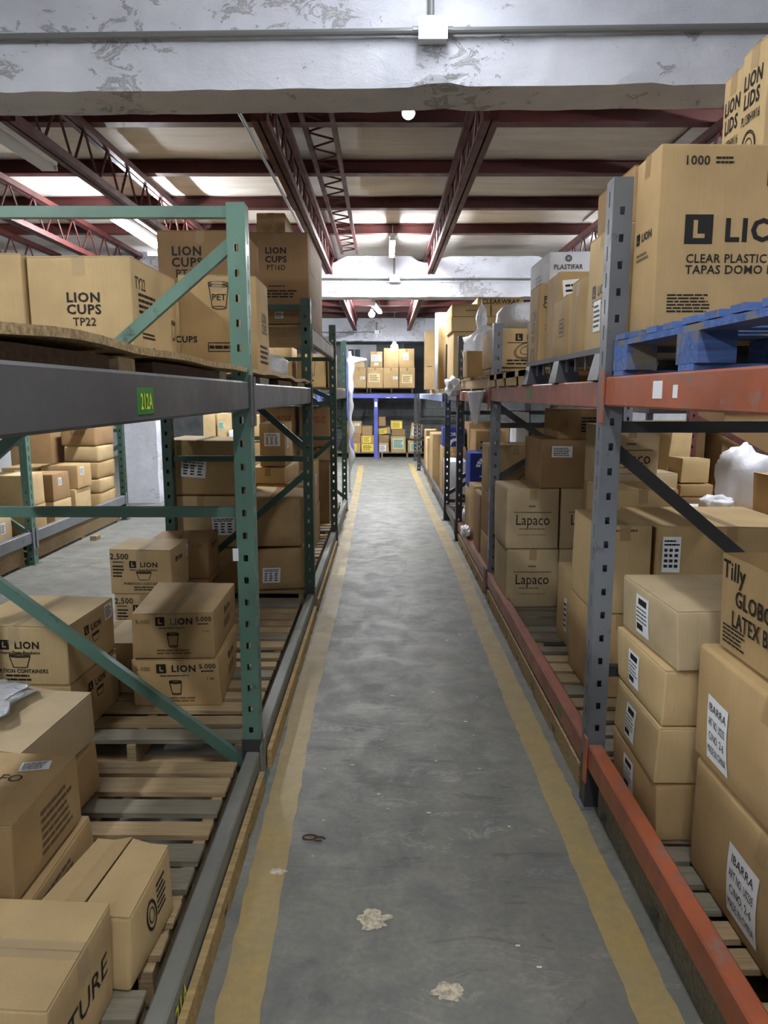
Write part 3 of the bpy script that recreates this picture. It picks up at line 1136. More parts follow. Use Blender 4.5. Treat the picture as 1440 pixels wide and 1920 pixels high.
def bulb(label, x, y, z, r_, dome=False):
    root = empty('bulb_lamp', (x, y, z))
    tag(root, label, 'lamp', 'round ceiling bulbs')
    vs, fs = [], []
    nu, nv = 20, 12
    for j in range(nv + 1):
        ph = math.pi * j / nv * (.5 if dome else 1)
        for i in range(nu):
            t = 2 * math.pi * i / nu
            vs.append((r_ * math.sin(ph) * math.cos(t), r_ * math.sin(ph) * math.sin(t), -r_ * math.cos(ph)))
    for j in range(nv):
        for i in range(nu):
            fs.append((j * nu + i, j * nu + (i + 1) % nu, (j + 1) * nu + (i + 1) % nu, (j + 1) * nu + i))
    raw('globe', vs, fs, 'bulb_light', root, True)
    if not dome: MB().tube((0, 0, r_), (0, 0, 3.58 - z), .005, 6).build('cord', 'fixture_white', root)
    MB().tube((0, 0, 0 if dome else r_ * .8), (0, 0, r_ * 1.5), r_ * .5, 14).build('socket', 'fixture_white', root)
    return root


bulb('small lit dome lamp behind the nearest white beam', .12, 3.86, 2.965, .032, True)
bulb('round lit bulb beside the far tube lamp', -.27, 16.6, 3.33, .07)
bulb('round lit bulb before the cartons on the far blue rack', .25, 17.9, 2.70, .09)

# ------------------------------------------------------------------ left racks
LX = -.51
fr = rack_frame('light green upright frame nearest on the left', LX, -1, 2.81, 'green_steel', 2.29, 1.19, braces=(('h', 2.262), ('h', 1.14), ('d', 2.15, 1.26), ('d', .07, .93)), foot='dark_steel')
MB().box(-.05, -.028, -.004, -.001, .95, 1.0).build('paper_tag', 'paper', fr)
rack_frame('green upright frame with shade in its colour, second on the left of the aisle', LX, -1, 5.2, 'shaded_green_steel', 2.25, braces=(('h', 2.19), ('h', 1.14), ('d', 1.22, 2.06), ('d', 1.03, .2)), foot='dark_steel')
rack_frame('green upright frame with shade in its colour, third on the left of the aisle', LX + .015, -1, 7.64, 'shaded_green_steel', 2.29, braces=(('h', 1.95), ('h', 1.5), ('h', 1.14), ('d', 1.55, 1.98), ('d', 1.1, .25)), foot='dark_steel')
rack_frame('green upright frame hung with torn plastic wrap, furthest on the left', LX, -1, 10.0, 'shaded_green_steel', 2.29, braces=(('h', 1.9), ('h', 1.14), ('d', 1.2, 2.0), ('d', .2, 1.0)))
load_beam('dark slate beam with green 212A tag, upper left foreground', LX, .46, 2.80, 1.54, 1.645, 'slate_steel', -1, [(-.05, .045, .105, .056, 'tag_green', '212A')])
load_beam('slate upper beam behind the nearest left upright', LX, 2.90, 5.19, 1.535, 1.64, 'slate_steel', -1)
load_beam('slate beam carrying the tall brown cup carton', LX, 5.29, 7.63, 1.95, 2.06, 'slate_steel', -1)
load_beam('slate upper beam at the far end of the left racks', LX, 7.73, 9.99, 1.54, 1.645, 'slate_steel', -1)
for lab, ya, yb, z in (('rear beam behind the 212A shelf', .46, 2.8, 1.54), ('rear beam under the clear wrapped bundle shelf', 2.9, 5.19, 1.535), ('rear beam behind the tall brown cup carton', 5.29, 7.63, 1.95), ('rear beam at the far end of the left racks', 7.73, 9.99, 1.54)):
    load_beam(lab, LX - 1.07, ya, yb, z, z + .105, 'slate_steel', 1)
load_beam('grey green base beam at the lower left foreground', LX, .46, 2.80, .04, .15, 'grey_green_steel', -1, [(-.02, .05, .002, .002, 'tag_green', '21A')])
load_beam('grey base beam beyond the nearest left upright', LX, 2.90, 5.19, .04, .15, 'grey_green_steel', -1)
load_beam('grey base beam under the bulging baled cartons', LX, 5.29, 7.63, .04, .15, 'grey_green_steel', -1)
load_beam('grey base beam at the far end of the left racks', LX, 7.73, 9.99, .04, .15, 'grey_green_steel', -1)


def notched_plank(label, x0, x1, y0, y1, z1, seed, mat='kraft_wood'):
    rnd = random.Random(seed)
    mb = MB()
    y = y0
    while y < y1:
        s_ = min(y1 - y, rnd.uniform(.28, .46))
        mb.box(x0, x1, y, y + s_, 0, z1)
        if y + s_ < y1 - .05:
            mb.box(x0, x1, y + s_, y + s_ + .07, z1 * .5, z1)
        y += s_ + .07
    tag(mb.build('wood_plank', mat), label, 'plank', 'notched pallet planks by the racks')


notched_plank('notched pale plank lying along the lower left base beam', -.505, -.484, .7, 2.76, .085, 1)
notched_plank('notched plank along the second left base beam', -.505, -.485, 2.95, 5.1, .085, 2)
notched_plank('notched plank along the third left base beam', -.505, -.487, 5.3, 7.5, .08, 3)

for i, (lab, ya, yb) in enumerate((('slatted pallet in the lower left corner under the opened cartons', .55, 1.62), ('slatted pallet behind the nearest left upright base', 1.68, 2.77), ('slatted pallet under the 5.000 count cartons', 2.92, 4.02),
                                   ('slatted pallet under the 2,500 portion cartons', 4.06, 5.16), ('slatted pallet under the baled cartons', 5.3, 6.42), ('slatted pallet with bare boards behind the baled cartons', 6.46, 7.6), ('slatted pallet at the far end of the left racks', 7.75, 9.9))):
    pallet(lab, -1.57, -.59, ya, yb, 0, .14, 'pallet_wood', 8 if i < 6 else 14, 20 + i, wood2='pallet_wood_grey')


def shelf_board(label, x0, x1, y0, y1, z, seed, wave=.012, t=.016, mat='particle_board'):
    n, m_ = 24, 6
    vs, fs = [], []
    for k_ in (t, 0):
        for i in range(n + 1):
            for j in range(m_ + 1):
                u, v = i / n, j / m_
                x, y = x0 + (x1 - x0) * v, y0 + (y1 - y0) * u
                dz = wave * (noise.noise(Vector((seed * 7, y * 1.9 + seed, seed))) + .35) * 1.6 * max(0, (x + .60) / .085)
                vs.append((x, y, z + k_ + max(dz, 0)))
    N = (n + 1) * (m_ + 1)
    for i in range(n):
        for j in range(m_):
            q = i * (m_ + 1) + j
            fs.append((q, q + m_ + 1, q + m_ + 2, q + 1))
            fs.append((q + N, q + 1 + N, q + m_ + 2 + N, q + m_ + 1 + N))
    ring = [j for j in range(m_ + 1)] + [i * (m_ + 1) + m_ for i in range(1, n + 1)] + [n * (m_ + 1) + j for j in range(m_ - 1, -1, -1)] + [i * (m_ + 1) for i in range(n - 1, 0, -1)]
    for a, b in zip(ring, ring[1:] + ring[:1]):
        fs.append((a, b, b + N, a + N))
    me = bpy.data.meshes.new('shelf_board')
    me.from_pydata(vs, [], fs)
    me.materials.append(M[mat])
    return tag(link('shelf_board', me), label, 'shelf board', 'particle board shelves')


shelf_board('warped particle board shelf above the 212A beam', -1.58, -.515, .5, 2.80, 1.675, 1)
shelf_board('wavy particle board shelf under the clear wrapped bundle', -1.58, -.515, 2.9, 5.19, 1.668, 2, .02)
shelf_board('board shelf carrying the tall tall brown cup carton', -1.58, -.515, 5.29, 7.6, 2.062, 3, .006)
shelf_board('board shelf at the far end of the left racks', -1.58, -.515, 7.74, 9.98, 1.647, 4, .006)
for i, (lab, ya, yb, m_) in enumerate((('pale block of wood under the shelf beside the 212A tag', 1.50, 1.60, 'pallet_wood'), ('dark cross plank under the near left shelf', .7, 1.45, 'dark_wood'), ('second dark cross plank under the near left shelf', 1.72, 2.35, 'dark_wood'), ('grey end block under the shelf near the left upright', 2.42, 2.52, 'pallet_wood_grey'),
                                       ('cross plank under the wavy shelf board', 3.2, 3.45, 'pallet_wood_grey'), ('dark cross plank under the wavy shelf board', 3.75, 4.3, 'dark_wood'), ('last cross plank under the wavy shelf board', 4.6, 5.0, 'pallet_wood'))):
    z = 1.645 if i < 4 else 1.64
    tag(MB().cbox(-1.56, -.535, ya, yb, z, z + .028, .003).build('support_plank', m_), lab, 'plank', 'support planks under the shelves')

# cartons on the left, floor level, foreground
CG = 'brown cartons on the lower left pallets'
carton('pale carton marked CTURE at the lower left corner', -1.22, -.665, 1.29, 1.59, .14, .405, 'kraft_light', -2, tape='x', group=CG, dent=.012, tapemat='tape_clear',
       art=[('t', 'R', .45, .52, .062, 'CTURE', 0), ('rule', 'R', .2, .2, .05, .004)])
carton('carton with split top flaps beside the lower left base beam', -.845, -.605, 1.60, 1.90, .14, .352, 'kraft_light', -4, tape=None, group=CG, dent=.02, soft=.01, lift=.02,
       art=[('lines', 'R', .7, .62, .07, .1, 6), ('ring', 'R', .45, .55, .03, .05)])
carton('brown carton with white sticker on top, left edge, upper of two', -1.42, -.92, 1.66, 2.06, .33, .545, 'kraft', -3, tape=None, group=CG, dent=.012,
       art=[('t', 'T', .62, .62, .04, 'OCOFO', 0), ('lines', 'T', .45, .32, .16, .14, 4, 'ink_soft'), ('lines', 'R', .62, .5, .2, .14, 6, 'ink_soft')], tags=[('T', .82, .8, .085, .055, 'lines', 'paper', .25)])
carton('creased carton below the white stickered carton at the left edge', -1.43, -.895, 1.66, 2.10, .14, .33, 'kraft', -3, tape=None, group=CG, dent=.016, art=[('lines', 'R', .45, .55, .18, .12, 6, 'ink_soft')])
carton('torn carton under a plastic sheet at the left edge', -1.60, -1.09, 2.14, 2.56, .34, .535, 'kraft_pale', -4, tape='y', group=CG, dent=.03, soft=.01, lift=.03)
carton('flat carton beneath the torn plastic covered carton', -1.58, -1.08, 2.13, 2.57, .14, .34, 'kraft', -3, tape=None, group=CG, dent=.014)
portion = lambda s_=1: [('lion', 'F', .55, .70, .042 * s_), ('t', 'F', .55, .57, .014, 'Heavy Duty Products', 1), ('bowl', 'F', .55, .42, .09, .055), ('t', 'F', .55, .25, .018, 'PORTION CONTAINERS', 1, .85), ('lines', 'F', .55, .13, .13, .035, 2),
                        ('lion', 'R', .5, .74, .04), ('bowl', 'R', .55, .52, .07, .035)]
carton('portion containers carton with square L logo at the left edge, upper of two', -1.76, -1.30, 2.91, 3.37, .395, .65, 'kraft_light', -3, group=CG, art=portion(), tags=[('R', .86, .82, .08, .07)], tapemat='tape_clear')
carton('portion containers carton with square L logo at the left edge, lower of two', -1.76, -1.295, 2.91, 3.37, .14, .395, 'kraft', -3, group=CG, art=portion(), tags=[('R', .86, .82, .08, .07)])
carton('low carton with taped top between the portion carton and 5.000 stacks', -1.62, -1.22, 3.42, 3.80, .14, .40, 'kraft_pale', 0, group=CG, tapemat='tape_clear')
big5 = [('lion', 'F', .52, .84, .044), ('t', 'F', .88, .88, .024, '5.000', 1), ('lines', 'F', .88, .77, .06, .012, 1), ('lines', 'F', .52, .69, .15, .008, 1), ('t', 'F', .9, .62, .014, '1 oz', 0), ('cup', 'F', .5, .42, .055, .075),
        ('lines', 'F', .55, .16, .2, .03, 2, 'ink_soft'), ('t', 'F', .13, .84, .022, '5-100', 0, 'ink_soft'), ('lion', 'R', .55, .75, .032), ('lines', 'R', .55, .45, .18, .05, 3, 'ink_soft')]
carton('5.000 count carton with shiny taped top, upper of two', -1.19, -.795, 3.27, 3.80, .375, .607, 'kraft', 2, group=CG, art=big5, tapemat='tape_clear', dent=.012)
carton('5.000 count carton bulging at the bottom of its pair', -1.18, -.785, 3.27, 3.79, .14, .375, 'kraft', 2, tape=None, group=CG, art=big5, dent=.018, bulge=.010)
p25 = [('t', 'F', .16, .86, .036, '2,500', 1), ('lines', 'F', .14, .73, .07, .012, 1), ('lines', 'F', .14, .52, .07, .08, 4), ('lion', 'F', .55, .68, .042), ('t', 'F', .55, .56, .013, 'Heavy Duty Products', 1), ('bowl', 'F', .55, .42, .09, .05),
       ('t', 'F', .55, .24, .016, 'PORTION CONTAINERS', 1), ('lines', 'F', .55, .13, .13, .03, 2), ('lion', 'R', .4, .74, .03)]
carton('2,500 count portion carton in the left rack, upper of two', -1.645, -1.27, 4.28, 4.62, .405, .68, 'kraft_light', -1, group=CG, art=p25, tags=[('R', .88, .76, .06, .07)], tapemat='tape_clear')
carton('2,500 count portion carton in the left rack, lower of two', -1.63, -1.27, 4.28, 4.62, .14, .405, 'kraft_light', -1, group=CG, art=p25)
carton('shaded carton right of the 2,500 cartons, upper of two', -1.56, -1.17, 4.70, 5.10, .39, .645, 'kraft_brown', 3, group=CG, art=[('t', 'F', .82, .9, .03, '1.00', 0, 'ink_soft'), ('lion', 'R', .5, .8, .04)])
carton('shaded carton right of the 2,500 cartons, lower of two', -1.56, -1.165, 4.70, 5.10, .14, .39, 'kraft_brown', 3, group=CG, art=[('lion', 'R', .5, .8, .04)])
o = wrapped('plastic_sheet', 'crumpled clear plastic sheet on the torn carton at the left edge', 'plastic sheet', (-1.46, 2.34, .548), (.42, .38, .022), 'clear_plastic', 3, 0, .3, .6)

# baled cartons beyond the second left upright
BG = 'bulging baled cartons in the left rack'
carton('bulging brown baled carton on the pallet, lowest by the aisle', -1.0, -.60, 5.34, 5.95, .14, .47, 'kraft', 4, group=BG, dent=.045, bulge=.035, soft=.02, tape=None, flaps=False, tags=[('F', .32, .38, .13, .12, 'table'), ('R', .2, .6, .07, .14)])
carton('baled carton with crushed lid above the lowest baled carton', -1.05, -.63, 5.34, 5.95, .47, .86, 'kraft', 1, group=BG, dent=.025, bulge=.025, soft=.02, tape='y', flaps=False, tags=[('R', .2, .62, .07, .13, 'table')])
carton('wide baled carton with shipping label under the largest bale', -1.60, -1.09, 5.34, 5.9, .47, .86, 'kraft_light', 0, group=BG, dent=.012, bulge=.012, soft=.012, tape='y', flaps=False, tags=[('F', .82, .42, .17, .14, 'table')])
carton('baled carton hidden low behind the 2,500 cartons', -1.60, -1.09, 5.34, 5.9, .14, .47, 'kraft', 0, group=BG, dent=.012, tape=None)
carton('largest baled carton with tilted white label, top of its stack', -1.61, -1.08, 5.34, 5.9, .86, 1.27, 'kraft', 0, group=BG, dent=.014, bulge=.016, soft=.018, tape='y', flaps=False, tags=[('F', .41, .5, .18, .14, 'table', 'paper', -.08)])
carton('tall carton with square label behind the baled cartons', -1.03, -.82, 6.08, 6.6, 1.0, 1.36, 'kraft', 0, group=BG, tags=[('F', .5, .64, .13, .11, 'table'), ('R', .3, .6, .1, .13)])
carton('flat carton under the tall square labelled carton', -1.10, -.80, 6.05, 6.6, .86, 1.0, 'kraft_light', -4, group=BG, dent=.014)
carton('plain carton supporting the labelled cartons behind the bales', -1.12, -.78, 6.05, 6.62, .50, .86, 'kraft_brown', 0, group=BG)
carton('plain carton lowest behind the bales', -1.12, -.78, 6.05, 6.62, .14, .50, 'kraft_brown', 0, group=BG, tape=None)
carton('aisle side carton with two labels before the third left upright, upper', -.895, -.665, 6.95, 7.4, .53, .955, 'kraft', 0, group=BG, dent=.012, tags=[('F', .6, .62, .12, .1), ('R', .3, .6, .1, .1)])
carton('aisle side carton before the third left upright, lower', -.90, -.66, 6.95, 7.4, .14, .53, 'kraft', 0, group=BG, dent=.012, tape=None, tags=[('F', .5, .6, .12, .09, 'table')])
carton('carton behind the aisle side pair, partly hidden', -1.4, -1.0, 6.9, 7.45, .14, .62, 'kraft_brown', 2, group=BG)
carton('square carton with ledge lid in the dark far left bay', -.93, -.62, 8.2, 8.7, .14, .86, 'kraft_brown', 0, group=BG, tapemat='tape_clear')
carton('white lined carton above the dark far left carton', -.95, -.60, 8.2, 8.7, .86, 1.0, 'kraft_pale', 0, group=BG, art=[('t', 'F', .3, .5, .05, 'PSU', 1, 'ink_red')])
carton('carton with red handwritten lettering in the far left bay', -1.35, -.98, 8.0, 8.5, 1.05, 1.46, 'kraft_brown', 0, group=BG, art=[('t', 'F', .5, .7, .075, 'WORDZ', 0, .8, 'ink_red')])
carton('carton with red hand lettering close behind the third left upright', -.93, -.60, 8.1, 8.6, 1.02, 1.46, 'kraft_brown', 0, group=BG, art=[('t', 'F', .5, .7, .07, 'A-VIDZ', 0, .8, 'ink_red')])
carton('carton pair base below the red printed cartons', -1.36, -.97, 8.0, 8.5, .14, 1.05, 'kraft', 0, group=BG)

# upper left cartons
UG = 'cup cartons on the upper left shelves'
cups = lambda code: [('t', 'F', .52, .52, .052, 'LION', 2), ('t', 'F', .52, .36, .052, 'CUPS', 2), ('t', 'F', .52, .21, .04, code, 1, .9)]
ZS = 1.692
carton('tan cup carton with bold two line print on the near left shelf', -1.39, -.985, 2.96, 3.55, ZS, 2.13, 'kraft_light', 0, group=UG, tapemat='tape_clear',
       art=[('t', 'F', .53, .65, .037, 'LION', 2, 1.05), ('t', 'F', .53, .545, .037, 'CUPS', 2, 1.05), ('t', 'F', .53, .435, .032, 'TP22', 1, .95), ('t', 'F', .53, .27, .021, 'By Plastifar, S.A.', 1, .85),
            ('t', 'R', .16, .80, .05, 'TY22', 0, .8), ('lines', 'R', .3, .62, .22, .09, 4), ('lion', 'R', .45, .2, .024), ('lines', 'R', .3, .33, .16, .03, 2), ('cup', 'R', .9, .45, .06, .09)])
carton('plain tan carton at the left edge of the near shelf', -1.86, -1.405, 2.95, 3.5, ZS, 2.14, 'kraft_light', 0, group=UG)
carton('carton with black cup drawing behind the nearest left upright', -.975, -.605, 3.58, 3.98, ZS, 2.155, 'kraft', 1, group=UG, art=[('cup', 'F', .52, .80, .095, .13), ('t', 'F', .52, .79, .03, 'PET', 1), ('frame', 'F', .58, .28, .16, .04), ('lines', 'F', .58, .28, .15, .03, 1), ('t', 'F', .08, .36, .03, 'CUPS', 2),
       ('t', 'R', .5, .62, .05, 'LION', 1), ('t', 'R', .5, .5, .05, 'CUPS', 1), ('lines', 'R', .5, .22, .3, .1, 4)], tapemat='tape_clear')
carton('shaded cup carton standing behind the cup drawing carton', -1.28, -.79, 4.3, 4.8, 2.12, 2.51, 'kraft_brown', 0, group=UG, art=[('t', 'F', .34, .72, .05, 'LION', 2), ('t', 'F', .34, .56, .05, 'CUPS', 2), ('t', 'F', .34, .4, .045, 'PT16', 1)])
carton('plain carton under the rear shaded cup carton', -1.30, -.88, 4.28, 4.82, ZS, 2.12, 'kraft', 0, group=UG)
carton('tall brown cup carton on the raised left shelf', -.957, -.535, 5.36, 6.5, 2.09, 2.72, 'kraft_brown', 0, group=UG, tapemat='tape_clear',
       art=[('t', 'F', .47, .81, .043, 'LION', 2), ('t', 'F', .47, .715, .043, 'CUPS', 2), ('t', 'F', .47, .625, .036, 'PT16D', 1, .9), ('lines', 'F', .5, .42, .14, .014, 1), ('lines', 'F', .5, .335, .34, .06, 3), ('lines', 'R', .3, .75, .4, .2, 6, 'ink_soft'), ('lion', 'R', .35, .3, .05)], tags=[('F', .5, .10, .06, .045)])
carton('taller plain carton behind the tall brown cup carton', -1.09, -.84, 6.55, 7.2, 2.09, 3.12, 'kraft', 0, group=UG)
o = wrapped('plastic_bundle', 'clear wrapped bundle on the wavy shelf left of the aisle', 'bundle', (-.735, 4.75, 1.69), (.22, .50, .15), 'clear_plastic', 5, 0, .08, .55)
carton('carton with small cup drawing on the far left shelf', -.95, -.64, 8.1, 8.5, 1.67, 2.03, 'kraft_light', 0, group=UG, art=[('cup', 'F', .5, .6, .1, .2), ('lines', 'F', .4, .2, .15, .03, 1)])
carton('narrow pale carton right of the small cup carton', -.62, -.55, 8.2, 8.7, 1.67, 2.05, 'kraft_pale', 0, group=UG, tape=None)
carton('wide carton left of the small cup carton', -1.42, -.99, 8.0, 8.5, 1.67, 2.1, 'kraft', 0, group=UG, art=[('lines', 'F', .6, .6, .2, .1, 4, 'ink_soft')])

# torn plastic wrap hanging down the far left frame
vs, fs = [], []
rnd = random.Random(9)
n = 60
for i in range(n + 1):
    z = 2.16 - 1.9 * i / n
    wd_ = max(.006, .035 + .075 * noise.noise(Vector((z * 3.4, 1, 0))) - .02 * (i > 36)) + (.10 if i in (3, 4) else 0)
    for t in range(10):
        a = 2 * math.pi * t / 10
        vs.append((-.475 + wd_ * .8 + max(.012, wd_) * math.cos(a), 9.97 + .03 * math.sin(a) + .01 * noise.noise(Vector((z * 9, a, 2))), z))
for i in range(n):
    for t in range(10):
        fs.append((i * 10 + t, i * 10 + (t + 1) % 10, (i + 1) * 10 + (t + 1) % 10, (i + 1) * 10 + t))
tag(raw('plastic_wrap', vs, fs, 'white_plastic', None, True), 'torn white plastic wrap hanging down the far left upright', 'plastic wrap')

# ------------------------------------------------------------------ right racks
RX = .785
rack_frame('grey upright frame nearest on the right', RX, 1, 2.64, 'grey_steel', 2.33, braces=(('h', 1.48), ('d', 1.40, .62), ('h', .55)), foot='dark_steel', brace_mat='dark_steel')
rack_frame('grey upright frame, second on the right of the aisle', RX + .035, 1, 5.6, 'grey_steel', 2.12, braces=(('d', 1.5, .85), ('d', .95, 1.55), ('h', 1.36), ('h', 1.75)), foot='dark_steel', brace_mat='dark_steel')
rack_frame('dark upright frame, third on the right beside the tied white bag', RX, 1, 7.88, 'dark_steel', 2.2, braces=(('d', .7, 1.3), ('h', 1.4), ('d', .5, .2)), foot='dark_steel')
rack_frame('dark upright frame just beyond the third right frame', RX - .02, 1, 9.2, 'dark_steel', 2.2, braces=(('d', .35, .9), ('h', .25), ('h', 1.36)), foot='dark_steel')
rack_frame('thin dark upright frame far down on the right', .70, 1, 15.3, 'dark_steel', 1.6, braces=(('h', 1.0), ('h', .5)))
rack_frame('thin dark upright frame furthest on the right', .72, 1, 17.6, 'dark_steel', 1.6, braces=(('h', 1.0), ('h', .5)))
load_beam('orange upper beam at the right foreground', RX, .3, 2.63, 1.556, 1.658, 'orange_steel', 1, [(.66, .055, .07, .05, 'paper', None), (.53, .05, .03, .035, 'paper', None)])
load_beam('faded orange upper beam with small green tag', RX + .02, 2.73, 5.59, 1.545, 1.648, 'pink_steel', 1, [(-.05, .055, .10, .05, 'tag_green', None)])
load_beam('scuffed pinkish beam under the tied white bag', RX + .02, 5.70, 7.87, 1.525, 1.625, 'pink_steel', 1)
load_beam('pale blue upper beam far on the right', RX - .05, 9.3, 15.2, 1.50, 1.60, 'pale_blue_steel', 1)
for lab, ya, yb, z, m_ in (('rear orange beam behind the blue pallet', .3, 2.63, 1.556, 'orange_steel'), ('rear beam behind the black plastic pallet', 2.73, 5.59, 1.545, 'orange_steel'), ('rear beam behind the tied white bag', 5.7, 7.87, 1.525, 'dark_steel')):
    load_beam(lab, RX + 1.07, ya, yb, z, z + .10, m_, -1)
load_beam('scratched orange base beam at the lower right', RX, .3, 2.63, .17, .268, 'orange_steel', 1)
load_beam('faded red base beam between the first two right uprights', RX + .02, 2.73, 5.59, .115, .215, 'pink_steel', 1, [(-1.0, .05, .06, .05, 'tag_green', None)])
load_beam('pinkish base beam beyond the second right upright', RX + .02, 5.70, 7.87, .12, .215, 'pink_steel', 1)
load_beam('dark steel base beam far on the right', RX - .01, 9.3, 15.2, .12, .21, 'dark_steel', 1)
load_beam('short dark base beam by the third right frame', RX, 7.97, 9.19, .12, .21, 'dark_steel', 1)
for i, (lab, xa, ya, yb) in enumerate((('slatted pallet under the big label cartons, right foreground', .80, .5, 1.56), ('slatted pallet under the stack of four cartons', .80, 1.62, 2.6), ('slatted pallet with bare boards right of the aisle', .845, 2.78, 4.1), ('slatted pallet under the four pale thin lettered cartons', .845, 4.16, 5.56),
                                       ('pallet beyond the second right upright', .845, 5.74, 7.8), ('pallet under the white carton on the right', .82, 9.4, 11.6))):
    pallet(lab, xa + .055, 1.86, ya, yb, 0, .15 if i > 1 else .16, 'pallet_wood', 9 if i < 4 else 12, 60 + i, wood2='pallet_wood_grey')
notched_plank('notched dark plank under the orange base beam', .825, .85, .6, 2.6, .12, 5, 'pallet_wood_grey')
notched_plank('splintered plank under the faded red base beam', .80, .84, 2.8, 5.5, .10, 6, 'pallet_wood')
notched_plank('plank under the pinkish base beam', .80, .84, 5.75, 7.8, .10, 7, 'pallet_wood')

SG = 'cartons stacked at the right foreground'
for i, (lab, xa, za, zb) in enumerate((('carton with label, bottom of the stack of four by the orange beam', .885, .16, .36), ('carton with label, second from the bottom of the stack of four', .878, .36, .555), ('carton with label, third from the bottom of the stack of four', .88, .555, .752))):
    carton(lab, xa, xa + .50, 2.18, 2.62, za, zb, ('kraft', 'kraft_light', 'kraft_light')[i], (1, -1, 0)[i], group=SG, tape=None, dent=.014, tags=[('L', .42, .5, .10, .13, 'black_head', 'paper', 0)])
carton('pale carton with torn lid, top of the stack of four', .90, 1.42, 2.16, 2.62, .752, .95, 'kraft_pale', 3, group=SG, tape=None, flaps='x', dent=.016, tags=[('L', .42, .5, .11, .14, 'black_head', 'paper', 0)])
carton('big carton with white handwritten label, upper of two at the right edge', .955, 1.52, 1.28, 2.11, .515, .875, 'kraft', 0, group=SG, dent=.02, bulge=.02, soft=.014, tape='x', flaps=False, tags=[('L', .20, .38, .135, .20, ('IBARRA', 'ART NO. U0235', 'C/NO. 2-6', 'MADE IN CHINA'), 'paper', 0)])
carton('big carton with white handwritten label, lower of two at the right edge', .945, 1.52, 1.25, 2.08, .16, .515, 'kraft', 0, group=SG, dent=.02, bulge=.02, soft=.014, tape='x', flaps=False, tags=[('L', .42, .42, .16, .20, ('IBARRA', 'ART NO. U0235', 'C/NO. 2-6', 'MADE IN CHINA'), 'paper', 0)])
carton('open balloon carton with curly black lettering on the big label carton', .985, 1.46, 1.36, 2.05, .878, 1.155, 'kraft', 1, group=SG, open_top=(('R', 60),), dent=.008,
       art=[('t', 'L', .10, .86, .055, 'Tilly', 1, .9), ('t', 'L', .35, .60, .048, 'GLOBOS DE', 1, .85), ('t', 'L', .41, .37, .048, 'LATEX BALLOONS', 1, .75), ('lines', 'L', .12, .17, .13, .06, 5)])

LG = 'cartons in the right rack by the four pale lettered cartons'
lap = [('t', 'F', .5, .5, .075, 'Lapaco', 0, .82), ('lines', 'F', .5, .72, .06, .022, 1, 'ink_soft'), ('rule', 'F', .5, .62, .26, .006, 'ink_soft'), ('lines', 'F', .5, .34, .18, .012, 1, 'ink_soft'), ('rule', 'F', .5, .24, .2, .003, 'ink_soft')]
ly0, ly1 = 4.86, 5.36
carton('pale thin lettered carton, lower left of the four', .83, 1.188, ly0, ly1, .15, .56, 'kraft_pale', 0, group=LG, art=lap)
carton('pale thin lettered carton, lower right of the four', 1.195, 1.56, ly0, ly1, .15, .56, 'kraft_pale', 0, group=LG, art=lap)
carton('pale thin lettered carton, upper left of the four', .825, 1.183, ly0, ly1, .56, .972, 'kraft_pale', 0, group=LG, art=lap)
carton('pale thin lettered carton, upper right of the four', 1.19, 1.555, ly0, ly1, .56, .972, 'kraft_pale', 0, group=LG, art=lap)
carton('plain carton with small address label on the four pale lettered cartons', 1.045, 1.47, 4.88, 5.38, .972, 1.30, 'kraft_brown', 0, group=LG, tape=None, tags=[('F', .33, .76, .14, .075)])
carton('dark printed carton on the address labelled carton', 1.17, 1.52, 4.9, 5.36, 1.30, 1.50, 'kraft_brown', 0, group=LG, tape=None, art=[('lines', 'F', .65, .5, .16, .11, 5)])
carton('shaded carton with ring drawing beyond the four pale lettered cartons', .835, 1.25, 5.75, 6.2, .82, 1.20, 'kraft', 0, group=LG, art=[('ring', 'F', .75, .3, .09, .05)])
carton('carton under the ring drawing carton beyond the four pale lettered cartons', .84, 1.27, 5.74, 6.22, .45, .82, 'kraft_brown', 0, group=LG)
carton('lowest carton beyond the four pale lettered cartons', .84, 1.27, 5.74, 6.22, .15, .45, 'kraft', 0, group=LG, tape=None)
carton('wide taped carton with barcode label behind the nearest right upright', 1.27, 1.95, 3.32, 3.9, .56, 1.0, 'kraft', 0, group=LG, tape='y', tags=[('F', .09, .70, .085, .17, 'table')], dent=.01)
carton('large carton below the barcode labelled carton', 1.27, 1.95, 3.32, 3.9, .15, .56, 'kraft_brown', 0, group=LG)
carton('carton left of the barcode labelled carton, upper', 1.0, 1.255, 3.34, 3.8, .57, 1.0, 'kraft_light', 0, group=LG, art=[('lines', 'F', .55, .95, .12, .02, 1, 'ink_soft')])
carton('carton left of the barcode labelled carton, lower', 1.0, 1.255, 3.34, 3.8, .15, .57, 'kraft', 0, group=LG)
carton('carton peeking out left of the nearest right upright', 1.06, 1.3, 3.92, 4.3, .15, .60, 'kraft_light', 3, group=LG, tags=[('L', .5, .4, .05, .2)])
carton('long carton lying behind the nearest right upright', 1.22, 1.60, 3.95, 4.35, .62, 1.085, 'kraft_light', 0, group=LG)
carton('single thin lettered carton standing behind the nearest right upright', 1.33, 1.66, 4.42, 4.82, 1.03, 1.41, 'kraft_pale', 0, group=LG, art=lap)
carton('carton base under the single thin lettered carton', 1.33, 1.72, 4.40, 4.84, .15, 1.03, 'kraft', 0, group=LG)
carton('open flap carton on the floor beyond the second right upright', .86, 1.08, 6.9, 7.3, .15, .73, 'kraft', 0, group=LG, tape=None, art=[('t', 'F', .5, .86, .06, 'TEDX', 0)])
carton('tall narrow carton beyond the second right upright', .835, .965, 6.3, 6.7, .15, .735, 'kraft_brown', 0, group=LG)
